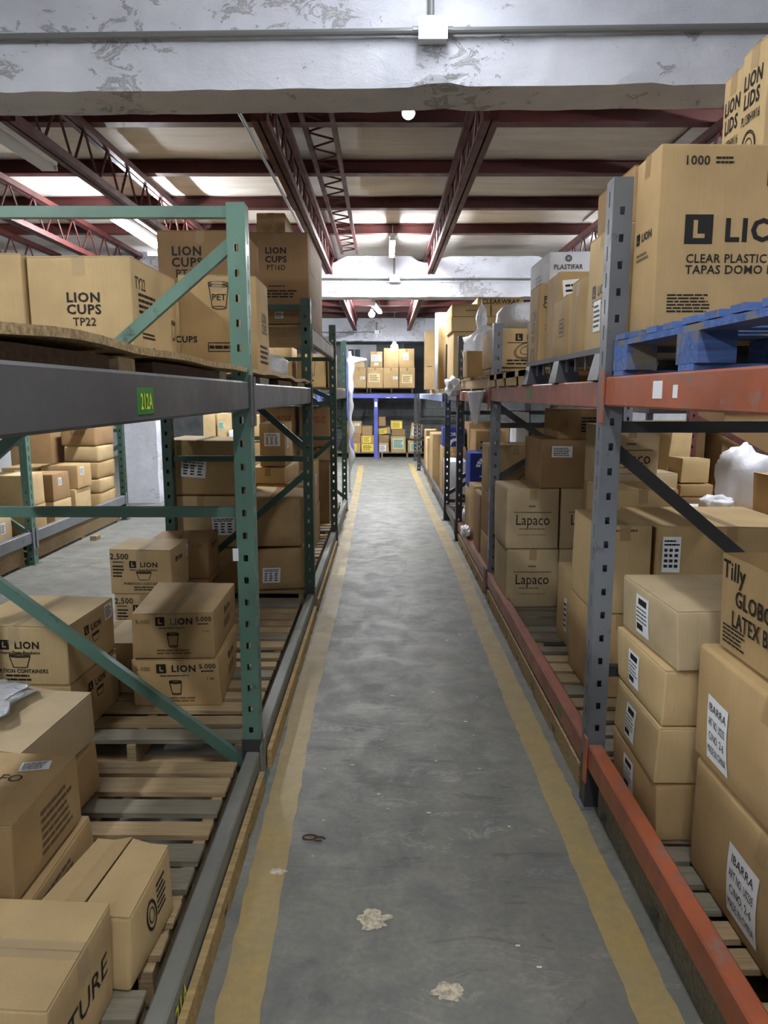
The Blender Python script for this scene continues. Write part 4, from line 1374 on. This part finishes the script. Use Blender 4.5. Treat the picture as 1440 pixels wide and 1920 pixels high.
carton('short carton beside the tall narrow carton', .99, 1.3, 6.3, 6.7, .15, .55, 'kraft_light', 0, group=LG)
arch = [('arch', 'F', .55, .62, .10, 'ink_white'), ('t', 'F', .55, .35, .035, 'BRO', 1, 'ink_white'), ('rule', 'F', .55, .28, .16, .006, 'ink_white')]
carton('navy blue carton with white arched lettering on an open flap carton', .87, 1.09, 7.35, 7.75, .645, 1.01, 'blue_carton', 0, group=LG, art=[('arch', 'F', .75, .62, .11, 'ink_white'), ('t', 'F', .7, .8, .035, 'BRO', 1, 'ink_white'), ('lines', 'F', .7, .36, .12, .03, 1, 'ink_white')], tape=None)
carton('brown carton carrying the navy blue carton', .87, 1.1, 7.34, 7.77, .15, .645, 'kraft', 0, group=LG)
carton('blue carton with white half arch lettering further down the right rack', .63 + .22, .93 + .22, 10.5, 10.9, .85, 1.12, 'blue_carton', 0, group=LG, art=[('arch', 'F', .6, .05, .11, 'ink_white'), ('t', 'F', .6, .68, .05, 'OREO', 1, 'ink_white')], tape=None)
carton('brown carton carrying the further blue carton', .84, 1.17, 10.45, 10.95, .65, .85, 'kraft', 0, group=LG, tape=None, art=[('frame', 'F', .5, .5, .1, .07)])
carton('brown base carton below the further blue carton', .84, 1.17, 10.45, 10.95, .15, .65, 'kraft_brown', 0, group=LG)
carton('tall white carton near the aisle on the right', .84, 1.10, 9.55, 10.2, .15, .72, 'white_carton', 0, group=LG, tape=None)
carton('second white carton with round logo behind the third right frame', 1.12, 1.4, 9.5, 10.1, .15, .70, 'white_carton', 0, group=LG, tape=None, art=[('ring', 'F', .3, .75, .04, .04)])
carton('brown worn carton right of the further blue carton', 1.2, 1.6, 9.6, 10.2, .72, 1.12, 'kraft_brown', 0, group=LG, tags=[('F', .75, .4, .12, .08)], art=[('rule', 'F', .3, .45, .12, .02), ('rule', 'F', .3, .65, .12, .02)])
carton('base carton under the brown worn carton', 1.42, 1.75, 9.6, 10.2, .15, .72, 'kraft', 0, group=LG)
wrapped('plastic_bag', 'small white plastic bag poking over the pinkish base beam', 'bag', (.80, 7.05, .216), (.09, .28, .10), 'white_plastic', 8, 0, .45, .8, group='white plastic bags')
wrapped('plastic_bag', 'white plastic bag on the floor pallet near the third right frame', 'bag', (.97, 8.1, 0), (.2, .2, .36), 'white_plastic', 9, 0, .2, .7, group='white plastic bags')

# upper right: blue pallet with big LION cartons
pallet('worn blue wooden pallet on the orange beam', .80, 1.84, 1.35, 2.6, 1.66, 1.80, 'blue_wood', 9, 91, bottom=True, blocks=True)
carton('big dome lid carton with square L logo on the blue pallet', .855, 1.42, 2.40, 2.62, 1.80, 2.36, 'kraft', 0, group='lid cartons on the upper right', dent=.006, tape='x', flaps=False,
       art=[('lsq', 'F', .23, .55, .088), ('t', 'F', .585, .55, .07, 'LION', 2), ('t', 'F', .20, .915, .028, '1000', 1), ('lines', 'F', .36, .915, .065, .026, 2), ('t', 'F', .57, .395, .027, 'CLEAR PLASTIC DOME LIDS', 1, .95), ('t', 'F', .55, .335, .027, 'TAPAS DOMO PLASTICO', 1, 1.0),
            ('lines', 'F', .2, .15, .14, .06, 6), ('ring', 'F', .52, .12, .018, .018), ('frame', 'F', .70, .87, .12, .10), ('lion', 'L', .5, .55, .035), ('lines', 'L', .5, .44, .12, .03, 2, 'ink_soft')], tags=[('F', .725, .87, .06, .06)])
carton('support carton behind the big dome carton', 1.26, 1.84, 2.76, 3.25, 1.775, 2.33, 'kraft', 0, group='lid cartons on the upper right')
lids = [('t', 'L', .5, .74, .05, 'LION', 2, .72), ('t', 'L', .5, .58, .05, 'LIDS', 2, .72), ('t', 'L', .5, .42, .032, 'PL12BHW16', 1, .5), ('ring', 'L', .5, .18, .045, .05)]
carton('lid carton at the top right corner, further of two', 1.265, 1.70, 2.765, 2.93, 2.33, 2.745, 'kraft_light', 0, group='lid cartons on the upper right', art=lids, tape='x')
carton('lid carton at the top right corner, nearer of two', 1.245, 1.70, 2.575, 2.75, 2.365, 2.755, 'kraft_light', 0, group='lid cartons on the upper right', art=lids, tape='x')
carton('plain carton under the nearer lid carton', 1.45, 1.84, 2.40, 2.62, 1.80, 2.36, 'kraft', 0, group='lid cartons on the upper right')

# black plastic pallet
root = empty('plastic_pallet', (1.35, 3.6, 1.65))
tag(root, 'black plastic pallet on the faded orange beam', 'pallet')
MB().box(-.54, .5, -.82, .64, .10, .122).build('deck', 'black_plastic', root)
for yy in (-.78, -.1, .58):
    for xx in (-.5, 0, .44):
        MB().add([(xx - .06, yy - .07, 0), (xx + .06, yy - .07, 0), (xx + .06, yy + .07, 0), (xx - .06, yy + .07, 0), (xx - .04, yy - .05, .1), (xx + .04, yy - .05, .1), (xx + .04, yy + .05, .1), (xx - .04, yy + .05, .1)],
                 [(0, 3, 2, 1), (4, 5, 6, 7), (0, 1, 5, 4), (1, 2, 6, 5), (2, 3, 7, 6), (3, 0, 4, 7)]).build('foot', 'black_plastic', root)
for i in range(9):
    yy = -.72 + i * .16
    MB().box(-.53, -.52, yy - .008, yy + .008, .045, .1).build('rib', 'black_plastic', root)
PG = 'cartons on the black plastic pallet'
carton('tall square logo carton with white label beside the nearest right upright', .855, 1.25, 2.80, 3.18, 1.772, 2.225, 'kraft_light', 0, group=PG, tape='x', tapemat='tape_clear', art=[('lion', 'L', .5, .52, .05), ('lines', 'L', .5, .42, .2, .03, 2, 'ink_soft')], tags=[('L', .45, .3, .1, .12)])
carton('plain taped carton left of the tall square logo carton', .86, 1.25, 3.20, 3.46, 1.772, 2.10, 'kraft', 0, group=PG, tape='x', tapemat='tape_clear')
carton('taped carton with framed stamp on the black pallet', .86, 1.25, 3.49, 3.84, 1.772, 2.06, 'kraft', 0, group=PG, tape='x', tapemat='tape_clear', art=[('frame', 'L', .6, .5, .1, .08), ('lines', 'L', .6, .5, .08, .06, 3)])
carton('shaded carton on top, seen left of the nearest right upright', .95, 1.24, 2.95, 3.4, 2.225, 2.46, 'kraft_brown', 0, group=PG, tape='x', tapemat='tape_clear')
carton('open carton with paper label behind the framed stamp carton', .905, 1.25, 3.88, 4.2, 1.772, 2.22, 'kraft', 0, group=PG, tape=None, open_top=(('R', 70),), tags=[('F', .28, .74, .16, .16, 'lines', 'paper', .1)])
carton('tall lid carton at the end of the black pallet', .89, 1.22, 4.32, 4.62, 1.735, 2.225, 'kraft', 0, group=PG, tape=None,
       art=[('t', 'F', .35, .83, .035, 'PLASTIC', 1), ('t', 'F', .35, .76, .035, 'CLEAR LID', 1, .8), ('t', 'F', .35, .69, .035, 'Combo', 1), ('t', 'F', .35, .62, .035, 'Tapa', 1), ('lines', 'F', .3, .5, .12, .04, 2), ('lsq', 'F', .28, .15, .055),
            ('t', 'L', .5, .66, .06, 'LION', 1, .7), ('t', 'L', .5, .52, .06, 'LIDS', 1, .7), ('t', 'L', .5, .38, .04, 'T100', 1, .7), ('ring', 'L', .5, .16, .06, .05)])
carton('white carton standing above the right shelf cartons', 1.02, 1.27, 4.66, 5.25, 2.1, 2.46, 'white_carton', 0, group=PG, tape=None, art=[('t', 'F', .45, .76, .03, 'PLASTIFAR', 1, .85), ('ring', 'F', .45, .9, .018, .018), ('lines', 'F', .45, .66, .12, .01, 1), ('ring', 'F', .5, .3, .09, .09), ('lines', 'L', .5, .6, .2, .1, 4, 'ink_soft')])
carton('plain carton under the white carton', 1.01, 1.4, 4.64, 5.3, 1.735, 2.1, 'kraft', 0, group=PG, tape=None)
pallet('kraft coloured pallet with notched sides on the faded orange beam', .81, 1.84, 4.28, 5.58, 1.65, 1.735, 'kraft_wood', 9, 95, bottom=False)
notch = MB()
for ya, yb in ((4.24, 4.40), (4.52, 4.85), (4.97, 5.25), (5.37, 5.59)):
    notch.box(.795, .808, ya, yb, 1.65, 1.735)
notch.box(.795, .808, 4.24, 5.59, 1.70, 1.735)
tag(notch.build('pallet_skirt', 'kraft_wood'), 'kraft board skirt with square notches along the pallet edge', 'board')

# beyond the second right upright, upper level
FG = 'goods on the far upper right shelf'
pallet('worn pallet under the tied white bag', .80, 1.84, 5.8, 7.8, 1.626, 1.745, 'pallet_wood', 12, 97)
carton('carton with oval lid drawing behind the second right upright', .845, 1.35, 5.75, 6.4, 1.80, 2.10, 'kraft', 0, group=FG, tape='x', tapemat='tape_clear', art=[('lion', 'F', .55, .78, .055), ('ring', 'F', .5, .45, .1, .06), ('rule', 'F', .45, .64, .25, .005), ('lines', 'F', .5, .14, .3, .05, 2)])
carton('flat carton under the oval lid drawing carton', .85, 1.36, 5.76, 6.4, 1.745, 1.80, 'kraft_brown', 0, group=FG, tape=None)
carton('small olive carton standing under the tied white bag', .735, .90, 6.60, 6.90, 1.745, 1.975, 'kraft', 0, group=FG, tape='x')
wrapped('plastic_bag', 'large tied white plastic bag with crumpled knot on the right shelf', 'bag', (.96, 7.25, 1.747), (.36, .5, .46), 'clear_plastic', 1, .05, .2, .62, group='white plastic bags')
kn = wrapped('knot', '', '', (-.02, 0, .44), (.10, .12, .24), 'clear_plastic', 6, .05, .35, .8)
kn.parent = bpy.data.objects['plastic_bag.002']
wrapped('plastic_bag', 'white plastic bag draped over the oval lid carton', 'bag', (1.12, 6.1, 2.1), (.40, .45, .22), 'clear_plastic', 2, 0, .12, .7, group='white plastic bags')
wrapped('plastic_bag', 'white bag spilling over the end of the scuffed beam', 'bag', (.70, 7.55, 1.57), (.15, .34, .19), 'white_plastic', 4, 0, .4, .9, group='white plastic bags')
# torn bag hanging below the beam
vs, fs = [], []
n, m_ = 16, 14
for i in range(n + 1):
    z = 1.62 - .27 * i / n
    for t in range(m_):
        a = 2 * math.pi * t / m_
        q = (1 - .62 * i / n) * (1 + .16 * noise.noise(Vector((math.cos(a) * 2, math.sin(a) * 2, z * 7))))
        vs.append((.765 + .022 * math.cos(a) * q, 6.2 + .55 * q * math.sin(a), z + .02 * noise.noise(Vector((a, 1, z * 3)))))
for i in range(n):
    for t in range(m_):
        fs.append((i * m_ + t, i * m_ + (t + 1) % m_, (i + 1) * m_ + (t + 1) % m_, (i + 1) * m_ + t))
fs += [tuple(range(m_ - 1, -1, -1)), tuple(n * m_ + t for t in range(m_))]
tag(raw('plastic_bag', vs, fs, 'clear_plastic', None, True), 'torn clear bag hanging below the scuffed beam', 'bag', 'white plastic bags')
for i, (lab, xa, xb, za, zb, y, m2) in enumerate((('long kraft carton, topmost of the far flat stack', .99, 1.5, 2.575, 2.66, 8.4, 'kraft_light'), ('long flat carton right half of the upper far row', 1.13, 1.62, 2.44, 2.575, 8.3, 'kraft_light'), ('long flat carton left half of the upper far row', .70, 1.125, 2.44, 2.575, 8.3, 'kraft_light'),
                                                  ('long flat carton in the middle of the far flat stack', .70, 1.5, 2.28, 2.44, 8.3, 'kraft_light'), ('tall carton under the far flat stack', .72, 1.4, 1.75, 2.28, 8.3, 'kraft'))):
    carton(lab, xa + .05, xb + .05, y, y + .75, za, zb, m2, 0, group=FG, tape=None, art=[('t', 'F', .5, .5, .05, 'CLEARWRAP', 1)] if i == 0 else [('lines', 'F', .6, .5, .2, .02, 1, 'ink_soft')])
pallet('pallet under the far flat cartons', .80, 1.84, 8.1, 9.15, 1.625, 1.745, 'pallet_wood', 8, 98)
load_beam('dark beam under the far flat cartons', RX, 7.97, 9.19, 1.52, 1.62, 'dark_steel', 1)
# rolled foam, curved boards and tubes standing at the end of the right shelf
def roll(name, label, cat, x, y, z, r_, hh, mat, turns=2.3, n=60, group=FG, open_=1.0):
    vs, fs = [], []
    for i in range(n + 1):
        t = i / n
        a = t * turns * 2 * math.pi * open_
        rr = r_ * (1 - .35 * t)
        vs += [(rr * math.cos(a), rr * math.sin(a), 0), (rr * math.cos(a), rr * math.sin(a), hh)]
    for i in range(n):
        fs.append((2 * i, 2 * i + 2, 2 * i + 3, 2 * i + 1))
    o = raw(name, vs, fs, mat, None, True)
    md = o.modifiers.new('thickness', 'SOLIDIFY')
    md.thickness = .008
    o.location = (x, y, z)
    return tag(o, label, cat, group)


pallet('pallet at the end of the pale blue beam', .74, 1.8, 9.35, 11.6, 1.601, 1.66, 'pallet_wood', 10, 99, bottom=False)
roll('foam_roll', 'tall white foam roll standing on the pale blue beam', 'foam roll', .78, 9.85, 1.66, .12, .98, 'foam_white')
roll('bent_board', 'bent tan cardboard sheet standing beside the foam roll', 'cardboard sheet', .75, 9.52, 1.66, .10, .78, 'kraft_light', .45)
carton('tall narrow carton tube standing at the shelf end', .60, .74, 10.9, 11.1, 1.66, 2.5, 'kraft', 0, group=FG, tape=None, art=[('lines', 'F', .5, .4, .08, .02, 1)])
carton('second tall narrow carton behind the standing carton tube', .76, .98, 11.0, 11.18, 1.66, 2.52, 'kraft_brown', 0, group=FG, tape=None)
carton('small pale carton at the foot of the standing tubes', .66, .76, 11.3, 11.5, 1.66, 1.86, 'kraft_light', 0, group=FG, tape=None)

# ------------------------------------------------------------------ side aisle rack on the far left
SX = -3.30
SL = 'cartons in the side aisle rack'
rack_frame('green slotted upright frame of the side aisle rack, nearer', SX, -1, 6.74, 'green_steel', 2.29, braces=(('h', 1.14), ('h', 2.2), ('d', 1.2, 2.0), ('d', .3, 1.0)))
rack_frame('green slotted upright frame of the side aisle rack beside the white column', SX, -1, 9.25, 'shaded_green_steel', 2.29, braces=(('h', 1.14), ('h', 2.2), ('d', .95, .3), ('d', 1.2, 2.0)))
load_beam('grey base beam of the side aisle rack, nearer bay', SX, 4.3, 6.73, .21, .32, 'grey_steel', -1)
load_beam('grey base beam of the side aisle rack, further bay', SX, 6.83, 9.24, .21, .32, 'grey_steel', -1)
load_beam('upper beam of the side aisle rack, further bay', SX, 6.83, 9.24, 1.55, 1.65, 'slate_steel', -1)
pallet('pallet in the nearer bay of the side aisle rack', -4.5, -3.365, 4.9, 6.7, 0, .24, 'pallet_wood', 12, 31)
pallet('pallet in the further bay of the side aisle rack', -4.5, -3.365, 6.86, 9.2, 0, .24, 'pallet_wood', 14, 32)
for lab, xa, xb, ya, yb, za, zb, m2, tg in (
        ('carton with white label at the side aisle edge, upper', -3.78, -3.38, 8.02, 8.4, .56, .82, 'kraft', [('R', .3, .75, .1, .09)]),
        ('pale carton below the white labelled carton in the side aisle', -3.76, -3.40, 7.98, 8.4, .24, .56, 'kraft_light', []),
        ('carton left of the white labelled side aisle carton', -4.2, -3.82, 8.0, 8.45, .50, .80, 'kraft', [('F', .5, .75, .1, .1)]),
        ('base carton left in the further side aisle bay', -4.2, -3.82, 8.0, 8.45, .24, .50, 'kraft_light', []),
        ('carton beside the nearer side aisle upright, upper', -3.84, -3.42, 6.9, 7.3, .52, .83, 'kraft_light', []),
        ('carton beside the nearer side aisle upright, lower', -3.84, -3.42, 6.9, 7.3, .24, .52, 'kraft', []),
        ('carton next to the nearer side aisle upright, second row', -3.82, -3.40, 7.45, 7.85, .50, .78, 'kraft_brown', [('R', .4, .7, .08, .08)]),
        ('low carton in the second row of the side aisle bay', -3.82, -3.40, 7.45, 7.85, .24, .50, 'kraft_light', []),
        ('open topped pale carton at the left edge of the side aisle', -3.86, -3.42, 6.2, 6.6, .24, .52, 'kraft_pale', [('R', .6, .6, .08, .1)]),
        ('carton behind the open topped pale carton in the side aisle', -4.4, -3.92, 6.2, 6.65, .24, .8, 'kraft_brown', []),
        ('tall carton stack at the back of the further side aisle bay', -4.4, -3.9, 8.6, 9.15, .24, 1.25, 'kraft_brown', [])):
    carton(lab, xa, xb, ya, yb, za, zb, m2, 0, group=SL, tags=tg, tape=None)
for i, (lab, za, zb) in enumerate((('flat bale, bottom of the side aisle stack by the column', .24, .43), ('flat bale, second from the bottom by the column', .43, .60), ('flat bale, middle of the side aisle stack', .60, .80), ('flat bale with shiny tape, fourth in the side aisle stack', .80, .99), ('dark bale, top of the side aisle stack', .99, 1.25))):
    carton(lab, -3.80 + .02 * (i % 2), -3.38, 8.62, 9.16, za, zb, ('kraft', 'kraft_light', 'kraft', 'kraft_light', 'kraft_brown')[i], (0, 2, -1, 1, -2)[i], group=SL, bulge=.012, soft=.02, tape=None, flaps=False, art=[('t', 'F', .5, .6, .05, 'BALES', 0, 'ink_soft')] if i == 4 else ())
tag(MB().cbox(-3.24, -3.17, 7.9, 8.02, 0, .05, .006).build('wood_block', 'pallet_wood'), 'small loose wood block on the side aisle floor', 'wood block')

# goods at the end of the side aisle
EG = 'goods at the end of the side aisle'
pallet('pallet at the end of the side aisle', -3.1, -1.6, 12.0, 13.2, 0, .14, 'pallet_wood', 9, 33)
for lab, xa, xb, za, zb, m2 in (('big base carton at the end of the side aisle, left', -3.0, -2.45, .14, .8, 'kraft'), ('big base carton at the end of the side aisle, middle', -2.42, -2.0, .14, .8, 'kraft_brown'), ('big base carton at the end of the side aisle, right', -1.97, -1.62, .14, .9, 'kraft'),
                                ('leaning pale carton at the end of the side aisle', -2.98, -2.78, .8, 1.3, 'kraft_light'), ('second leaning pale carton at the end of the side aisle', -2.75, -2.6, .8, 1.28, 'kraft_light'), ('white carton with print at the end of the side aisle', -2.56, -2.2, .8, 1.0, 'white_carton'),
                                ('tall brown carton at the end of the side aisle', -2.17, -1.75, .9, 1.25, 'kraft')):
    carton(lab, xa, xb, 12.1, 12.6, za, zb if za < .85 else zb, m2, 0, group=EG, tape=None, tags=[('F', .5, .6, .1, .12, 'lines', 'paper_green')] if 'second leaning' in lab else ())
carton('low carton under the tall brown end carton', -2.42, -2.0, 12.66, 13.1, .14, .9, 'kraft', 0, group=EG, tape=None)
rack_frame('pale green upright at the end of the side aisle', -2.72, 1, 13.3, 'green_steel', 2.29, braces=(('h', 1.2), ('h', 2.0)))

# ------------------------------------------------------------------ far blue rack across the aisle end
BR = 'blue steel rack at the far end'
for lab, yy in (('blue front beam of the rack across the aisle end', 18.2), ('blue rear beam of the rack across the aisle end', 19.24)):
    root = empty('rack_beam', (0, yy, 1.49))
    tag(root, lab, 'rack beam', BR)
    MB().cbox(-1.55, 1.5, 0, .06, 0, .11, .006).build('beam', 'blue_steel', root)
    if yy < 19:
        for xx in (.05, .22):
            MB().box(xx, xx + .1, -.002, 0, .005, .022).build('sticker', 'paper', root)
for lab, xx, hh in (('blue post under the middle of the far rack beam', -.2, 1.49), ('blue post at the right end of the far rack', 1.56, 2.4), ('blue post at the left end of the far rack', -1.61, 2.6)):
    root = empty('rack_post', (xx, 18.215, 0))
    tag(root, lab, 'rack post', BR)
    MB().cbox(-.05, .05, 0, .08, .006, hh, .006).build('post', 'blue_steel', root)
    MB().box(-.08, .08, -.03, .11, 0, .006).build('foot_plate', 'blue_steel', root)
    if hh < 2: MB().box(-.03, .03, -.003, 0, 1.28, 1.4).build('sticker', 'paper', root)
lean = empty('steel_post', (-.765, 17.9, 0))
tag(lean, 'leaning blue steel post in front of the far blue rack', 'post')
MB().bar((0, 0, 0), (-.19, 0, 2.86), .085, .085, (0, 1, 0)).build('post', 'blue_steel', lean)
MB().box(-.085, .085, -.1, .1, 0, .008).build('foot_plate', 'blue_steel', lean)
for lab, xa, xb, za, zb in (('left pallet on the far blue beam', -1.35, -.38, 1.60, 1.74), ('right pallet on the far blue beam', -.36, .72, 1.60, 1.74), ('left floor pallet under the far blue rack', -1.4, -.1, 0, .14), ('right floor pallet under the far blue rack', -.08, 1.25, 0, .14)):
    pallet(lab, xa, xb, 18.18 if za > 1 else 18.34, 19.25, za, zb, 'dark_wood' if za > 1 else 'pallet_wood_grey', 7, int(za * 10 + 50 + xa * 3), group='pallets in the far blue rack')
BK = 'cartons on the far blue rack'
BP = dict(tape='y', tapemat='tape')
yk = 18.25
for lab, xa, xb, za, zb, tg in (
        ('far rack carton with small white tag, left of the lower row', -.80, -.44, 1.74, 2.23, [('F', .75, .5, .11, .07)]), ('far rack carton with large cream label, second in the lower row', -.42, -.03, 1.74, 2.24, [('F', .45, .5, .27, .2, 'lines', 'paper_cream')]),
        ('far rack carton with white tag, third in the lower row', -.01, .355, 1.74, 2.23, [('F', .78, .5, .11, .07)]), ('far rack carton with cream label, right end of the lower row', .37, .76, 1.74, 2.23, [('F', .5, .45, .26, .2, 'lines', 'paper_cream')]),
        ('small pale carton on top at the left of the far rack', -.76, -.47, 2.23, 2.42, []), ('far rack carton with white label, left of the upper row', -.34, -.04, 2.24, 2.62, [('F', .5, .6, .25, .16), ('F', .5, .2, .1, .06)]),
        ('far rack carton with long tape, middle of the upper row', -.01, .355, 2.23, 2.70, []), ('far rack carton with small white label, right of the upper row', .37, .74, 2.23, 2.69, [('F', .45, .6, .13, .18)])):
    carton(lab, xa, xb, yk, yk + .45, za, zb, 'kraft_light' if 'pale' in lab else 'kraft', 0, group=BK, tags=tg, dent=.008, **BP)
BF = 'jumbled cartons under the far blue rack'
for lab, xa, xb, za, zb, tg, tilt in (
        ('grey carton with yellow slip at the left under the far rack', -.93, -.6, .14, .40, [('F', .4, .5, .2, .18, 'lines', 'paper_yellow')], 0), ('printed carton above the yellow slip carton', -.95, -.60, .40, .62, [], 0), ('grey carton with drooping lid under the far rack', -.95, -.56, .62, .92, [('F', .7, .75, .12, .06)], 0),
        ('carton with large yellow label, lower, left of the blue post', -.57, -.24, .14, .38, [('F', .5, .5, .28, .18, 'lines', 'paper_yellow')], 0), ('carton with large yellow label, upper, left of the blue post', -.58, -.22, .38, .57, [('F', .42, .5, .2, .17, 'lines', 'paper_yellow')], 0),
        ('pale carton above the yellow labelled pair', -.55, -.30, .57, .80, [], 0),
        ('carton with white label right of the blue post', -.13, .12, .14, .39, [('F', .4, .45, .16, .16)], 0), ('carton with patterned print right of the blue post', -.13, .12, .39, .58, [], 0), ('carton with orange slip, tilted, right of the blue post', -.14, .16, .60, .76, [('F', .4, .5, .18, .12, 'lines', 'paper_yellow')], -8),
        ('upright carton behind the orange slip carton', -.14, .04, .80, 1.03, [], 0),
        ('carton with mint green label under the far rack', .18, .55, .14, .55, [('F', .5, .55, .27, .26, 'lines', 'paper_green')], 0), ('carton above the mint green label', .2, .53, .55, .72, [], 0), ('yellow faced carton on top of the mint label stack', .17, .47, .72, .94, [('F', .5, .5, .25, .17, 'lines', 'paper_yellow')], 0),
        ('leaning carton with white panel at the right under the far rack', .64, .92, .475, .87, [('F', .5, .5, .2, .22)], 8), ('mint labelled carton at the right end under the far rack', .60, .95, .14, .44, [('F', .5, .5, .24, .2, 'lines', 'paper_green')], 0)):
    carton(lab, xa, xb, yk + .12, yk + .52, za, zb, 'kraft' if tg else 'kraft_brown', 0, (0, R(tilt), 0), group=BF, tags=tg, dent=.01, tape=None)

# ------------------------------------------------------------------ goods behind the right racks
RG = 'goods on the next rack behind the right racks'
for lab, xa, xb, ya, yb, za, zb, m2, rt in (
        ('large base carton behind the right rack, left', 2.05, 2.55, 5.5, 6.4, 0, .82, 'kraft_brown', None), ('large base carton behind the right rack, right', 2.57, 3.3, 4.7, 5.6, 0, .74, 'kraft', None), ('base carton behind the wide taped carton', 2.02, 2.55, 4.2, 5.2, 0, .80, 'kraft', None),
        ('crushed pale carton leaning on the pile behind the right rack', 2.30, 2.50, 6.0, 6.25, .96, 1.29, 'kraft_light', (0, R(4), R(10))), ('square pale carton on the pile behind the right rack', 2.28, 2.50, 5.6, 5.85, .92, 1.11, 'kraft_light', None), ('carton under the square pale carton', 2.26, 2.52, 5.55, 5.9, .82, .92, 'kraft', None),
        ('low carton under the crushed pale carton', 2.06, 2.52, 5.95, 6.35, .82, .96, 'kraft_pale', None), ('pale carton at the left of the pile behind the right rack', 2.06, 2.26, 5.6, 5.9, .82, 1.0, 'kraft_pale', None),
        ('upright tan carton at the right edge behind the right rack', 2.36, 2.55, 4.40, 4.62, .80, 1.11, 'kraft', None), ('flat open carton sheet with drawing behind the right rack', 2.06, 2.30, 4.9, 5.14, .80, .83, 'white_carton', (0, 0, R(14))),
        ('dark carton wall behind the next rack', 3.0, 3.6, 6.5, 7.2, 0, 1.5, 'kraft_brown', None), ('dark carton behind the pile on the next rack', 2.2, 2.95, 6.7, 7.2, 0, 1.35, 'kraft_brown', None)):
    carton(lab, xa, xb, ya, yb, za, zb, m2, 0, rt, group=RG, tape=None, dent=.012, art=[('t', 'F', .5, .2, .04, 'Q M', 0)] if 'upright tan' in lab else ())
wrapped('sack', 'white woven sack with dark print leaning at the right edge', 'sack', (2.42, 4.98, .802), (.30, .30, .44), 'white_plastic', 11, .04, .2, .7, (0, R(6), 0), 'white sacks behind the right rack')
wrapped('sack', 'crumpled white sack lying left of the printed sack', 'sack', (2.17, 4.72, .803), (.2, .18, .14), 'white_plastic', 13, 0, .25, .7, group='white sacks behind the right rack')
rack_frame('red upright frame behind the right rack', 2.66, 1, 6.4, 'red_post', 2.3, braces=(('h', 1.5), ('d', 1.4, .9)))
for i, (lab, x, ya) in enumerate((('white folded sheets on the next rack, left', 2.85, 7.6), ('white folded sheets on the next rack, right', 3.2, 7.6))):
    carton(lab, x, x + .34, ya, ya + .4, 1.50, 1.68, 'white_carton', 0, group=RG, tape=None, dent=.02, art=[('ring', 'F', .3, .5, .03, .03)])
tag(MB().cbox(2.7, 3.7, 7.5, 8.1, 1.40, 1.50, .005).build('shelf_board', 'dark_steel'), 'dark shelf carrying white folded sheets on the next rack', 'shelf board')
for xx in (2.72, 3.66):
    tag(MB().cbox(xx - .03, xx + .03, 7.52, 7.58, 0, 1.40, .004).build('rack_post', 'dark_steel'), 'dark shelf post behind the next rack, %s' % ('left' if xx < 3 else 'right'), 'rack post')
# seen through the second right frame
HG = 'goods seen through the second right frame'
for lab, xa, xb, ya, yb, za, zb, m2 in (('white upright carton seen through the second right frame', 1.30, 1.42, 7.2, 7.6, .80, 1.42, 'white_carton'), ('tan carton seen through the second right frame', 1.45, 1.68, 7.2, 7.6, 1.02, 1.30, 'kraft_light'), ('pale carton low behind the second right frame', 1.30, 1.75, 6.75, 7.1, .55, .95, 'kraft_light'),
                                        ('white flat carton beneath the tan carton', 1.44, 1.8, 7.15, 7.65, .80, 1.02, 'white_carton'), ('base carton behind the second right frame', 1.30, 1.82, 7.15, 7.68, .15, .80, 'kraft'), ('lower base carton behind the second right frame', 1.31, 1.78, 6.72, 7.1, .15, .55, 'kraft_brown'),
                                        ('long dark carton beyond the third right frame', 1.2, 1.75, 10.3, 10.9, .15, 1.2, 'kraft_brown'), ('carton stack far down the right rack', .80, 1.3, 12.0, 12.8, .0, .95, 'kraft'), ('pale carton far down the right rack', .80, 1.2, 13.4, 14.0, 0, .8, 'kraft_light'), ('dark carton far down the right rack', .82, 1.3, 14.3, 14.9, 0, .9, 'kraft_brown'),
                                        ('upper tan carton near the end of the pale blue beam', .86, 1.3, 12.2, 12.8, 1.60, 1.95, 'kraft'), ('upper brown carton near the end of the pale blue beam', .86, 1.3, 13.2, 13.8, 1.60, 2.1, 'kraft_brown')):
    carton(lab, xa, xb, ya, yb, za, zb, m2, 0, group=HG, tape=None)
shelf_board('board shelf along the pale blue beam', .80, 1.75, 11.65, 15.1, 1.585, 6, .0, .014)
load_beam('rear beam of the pale blue shelf', 1.8, 9.3, 15.2, 1.485, 1.585, 'pale_blue_steel', -1)
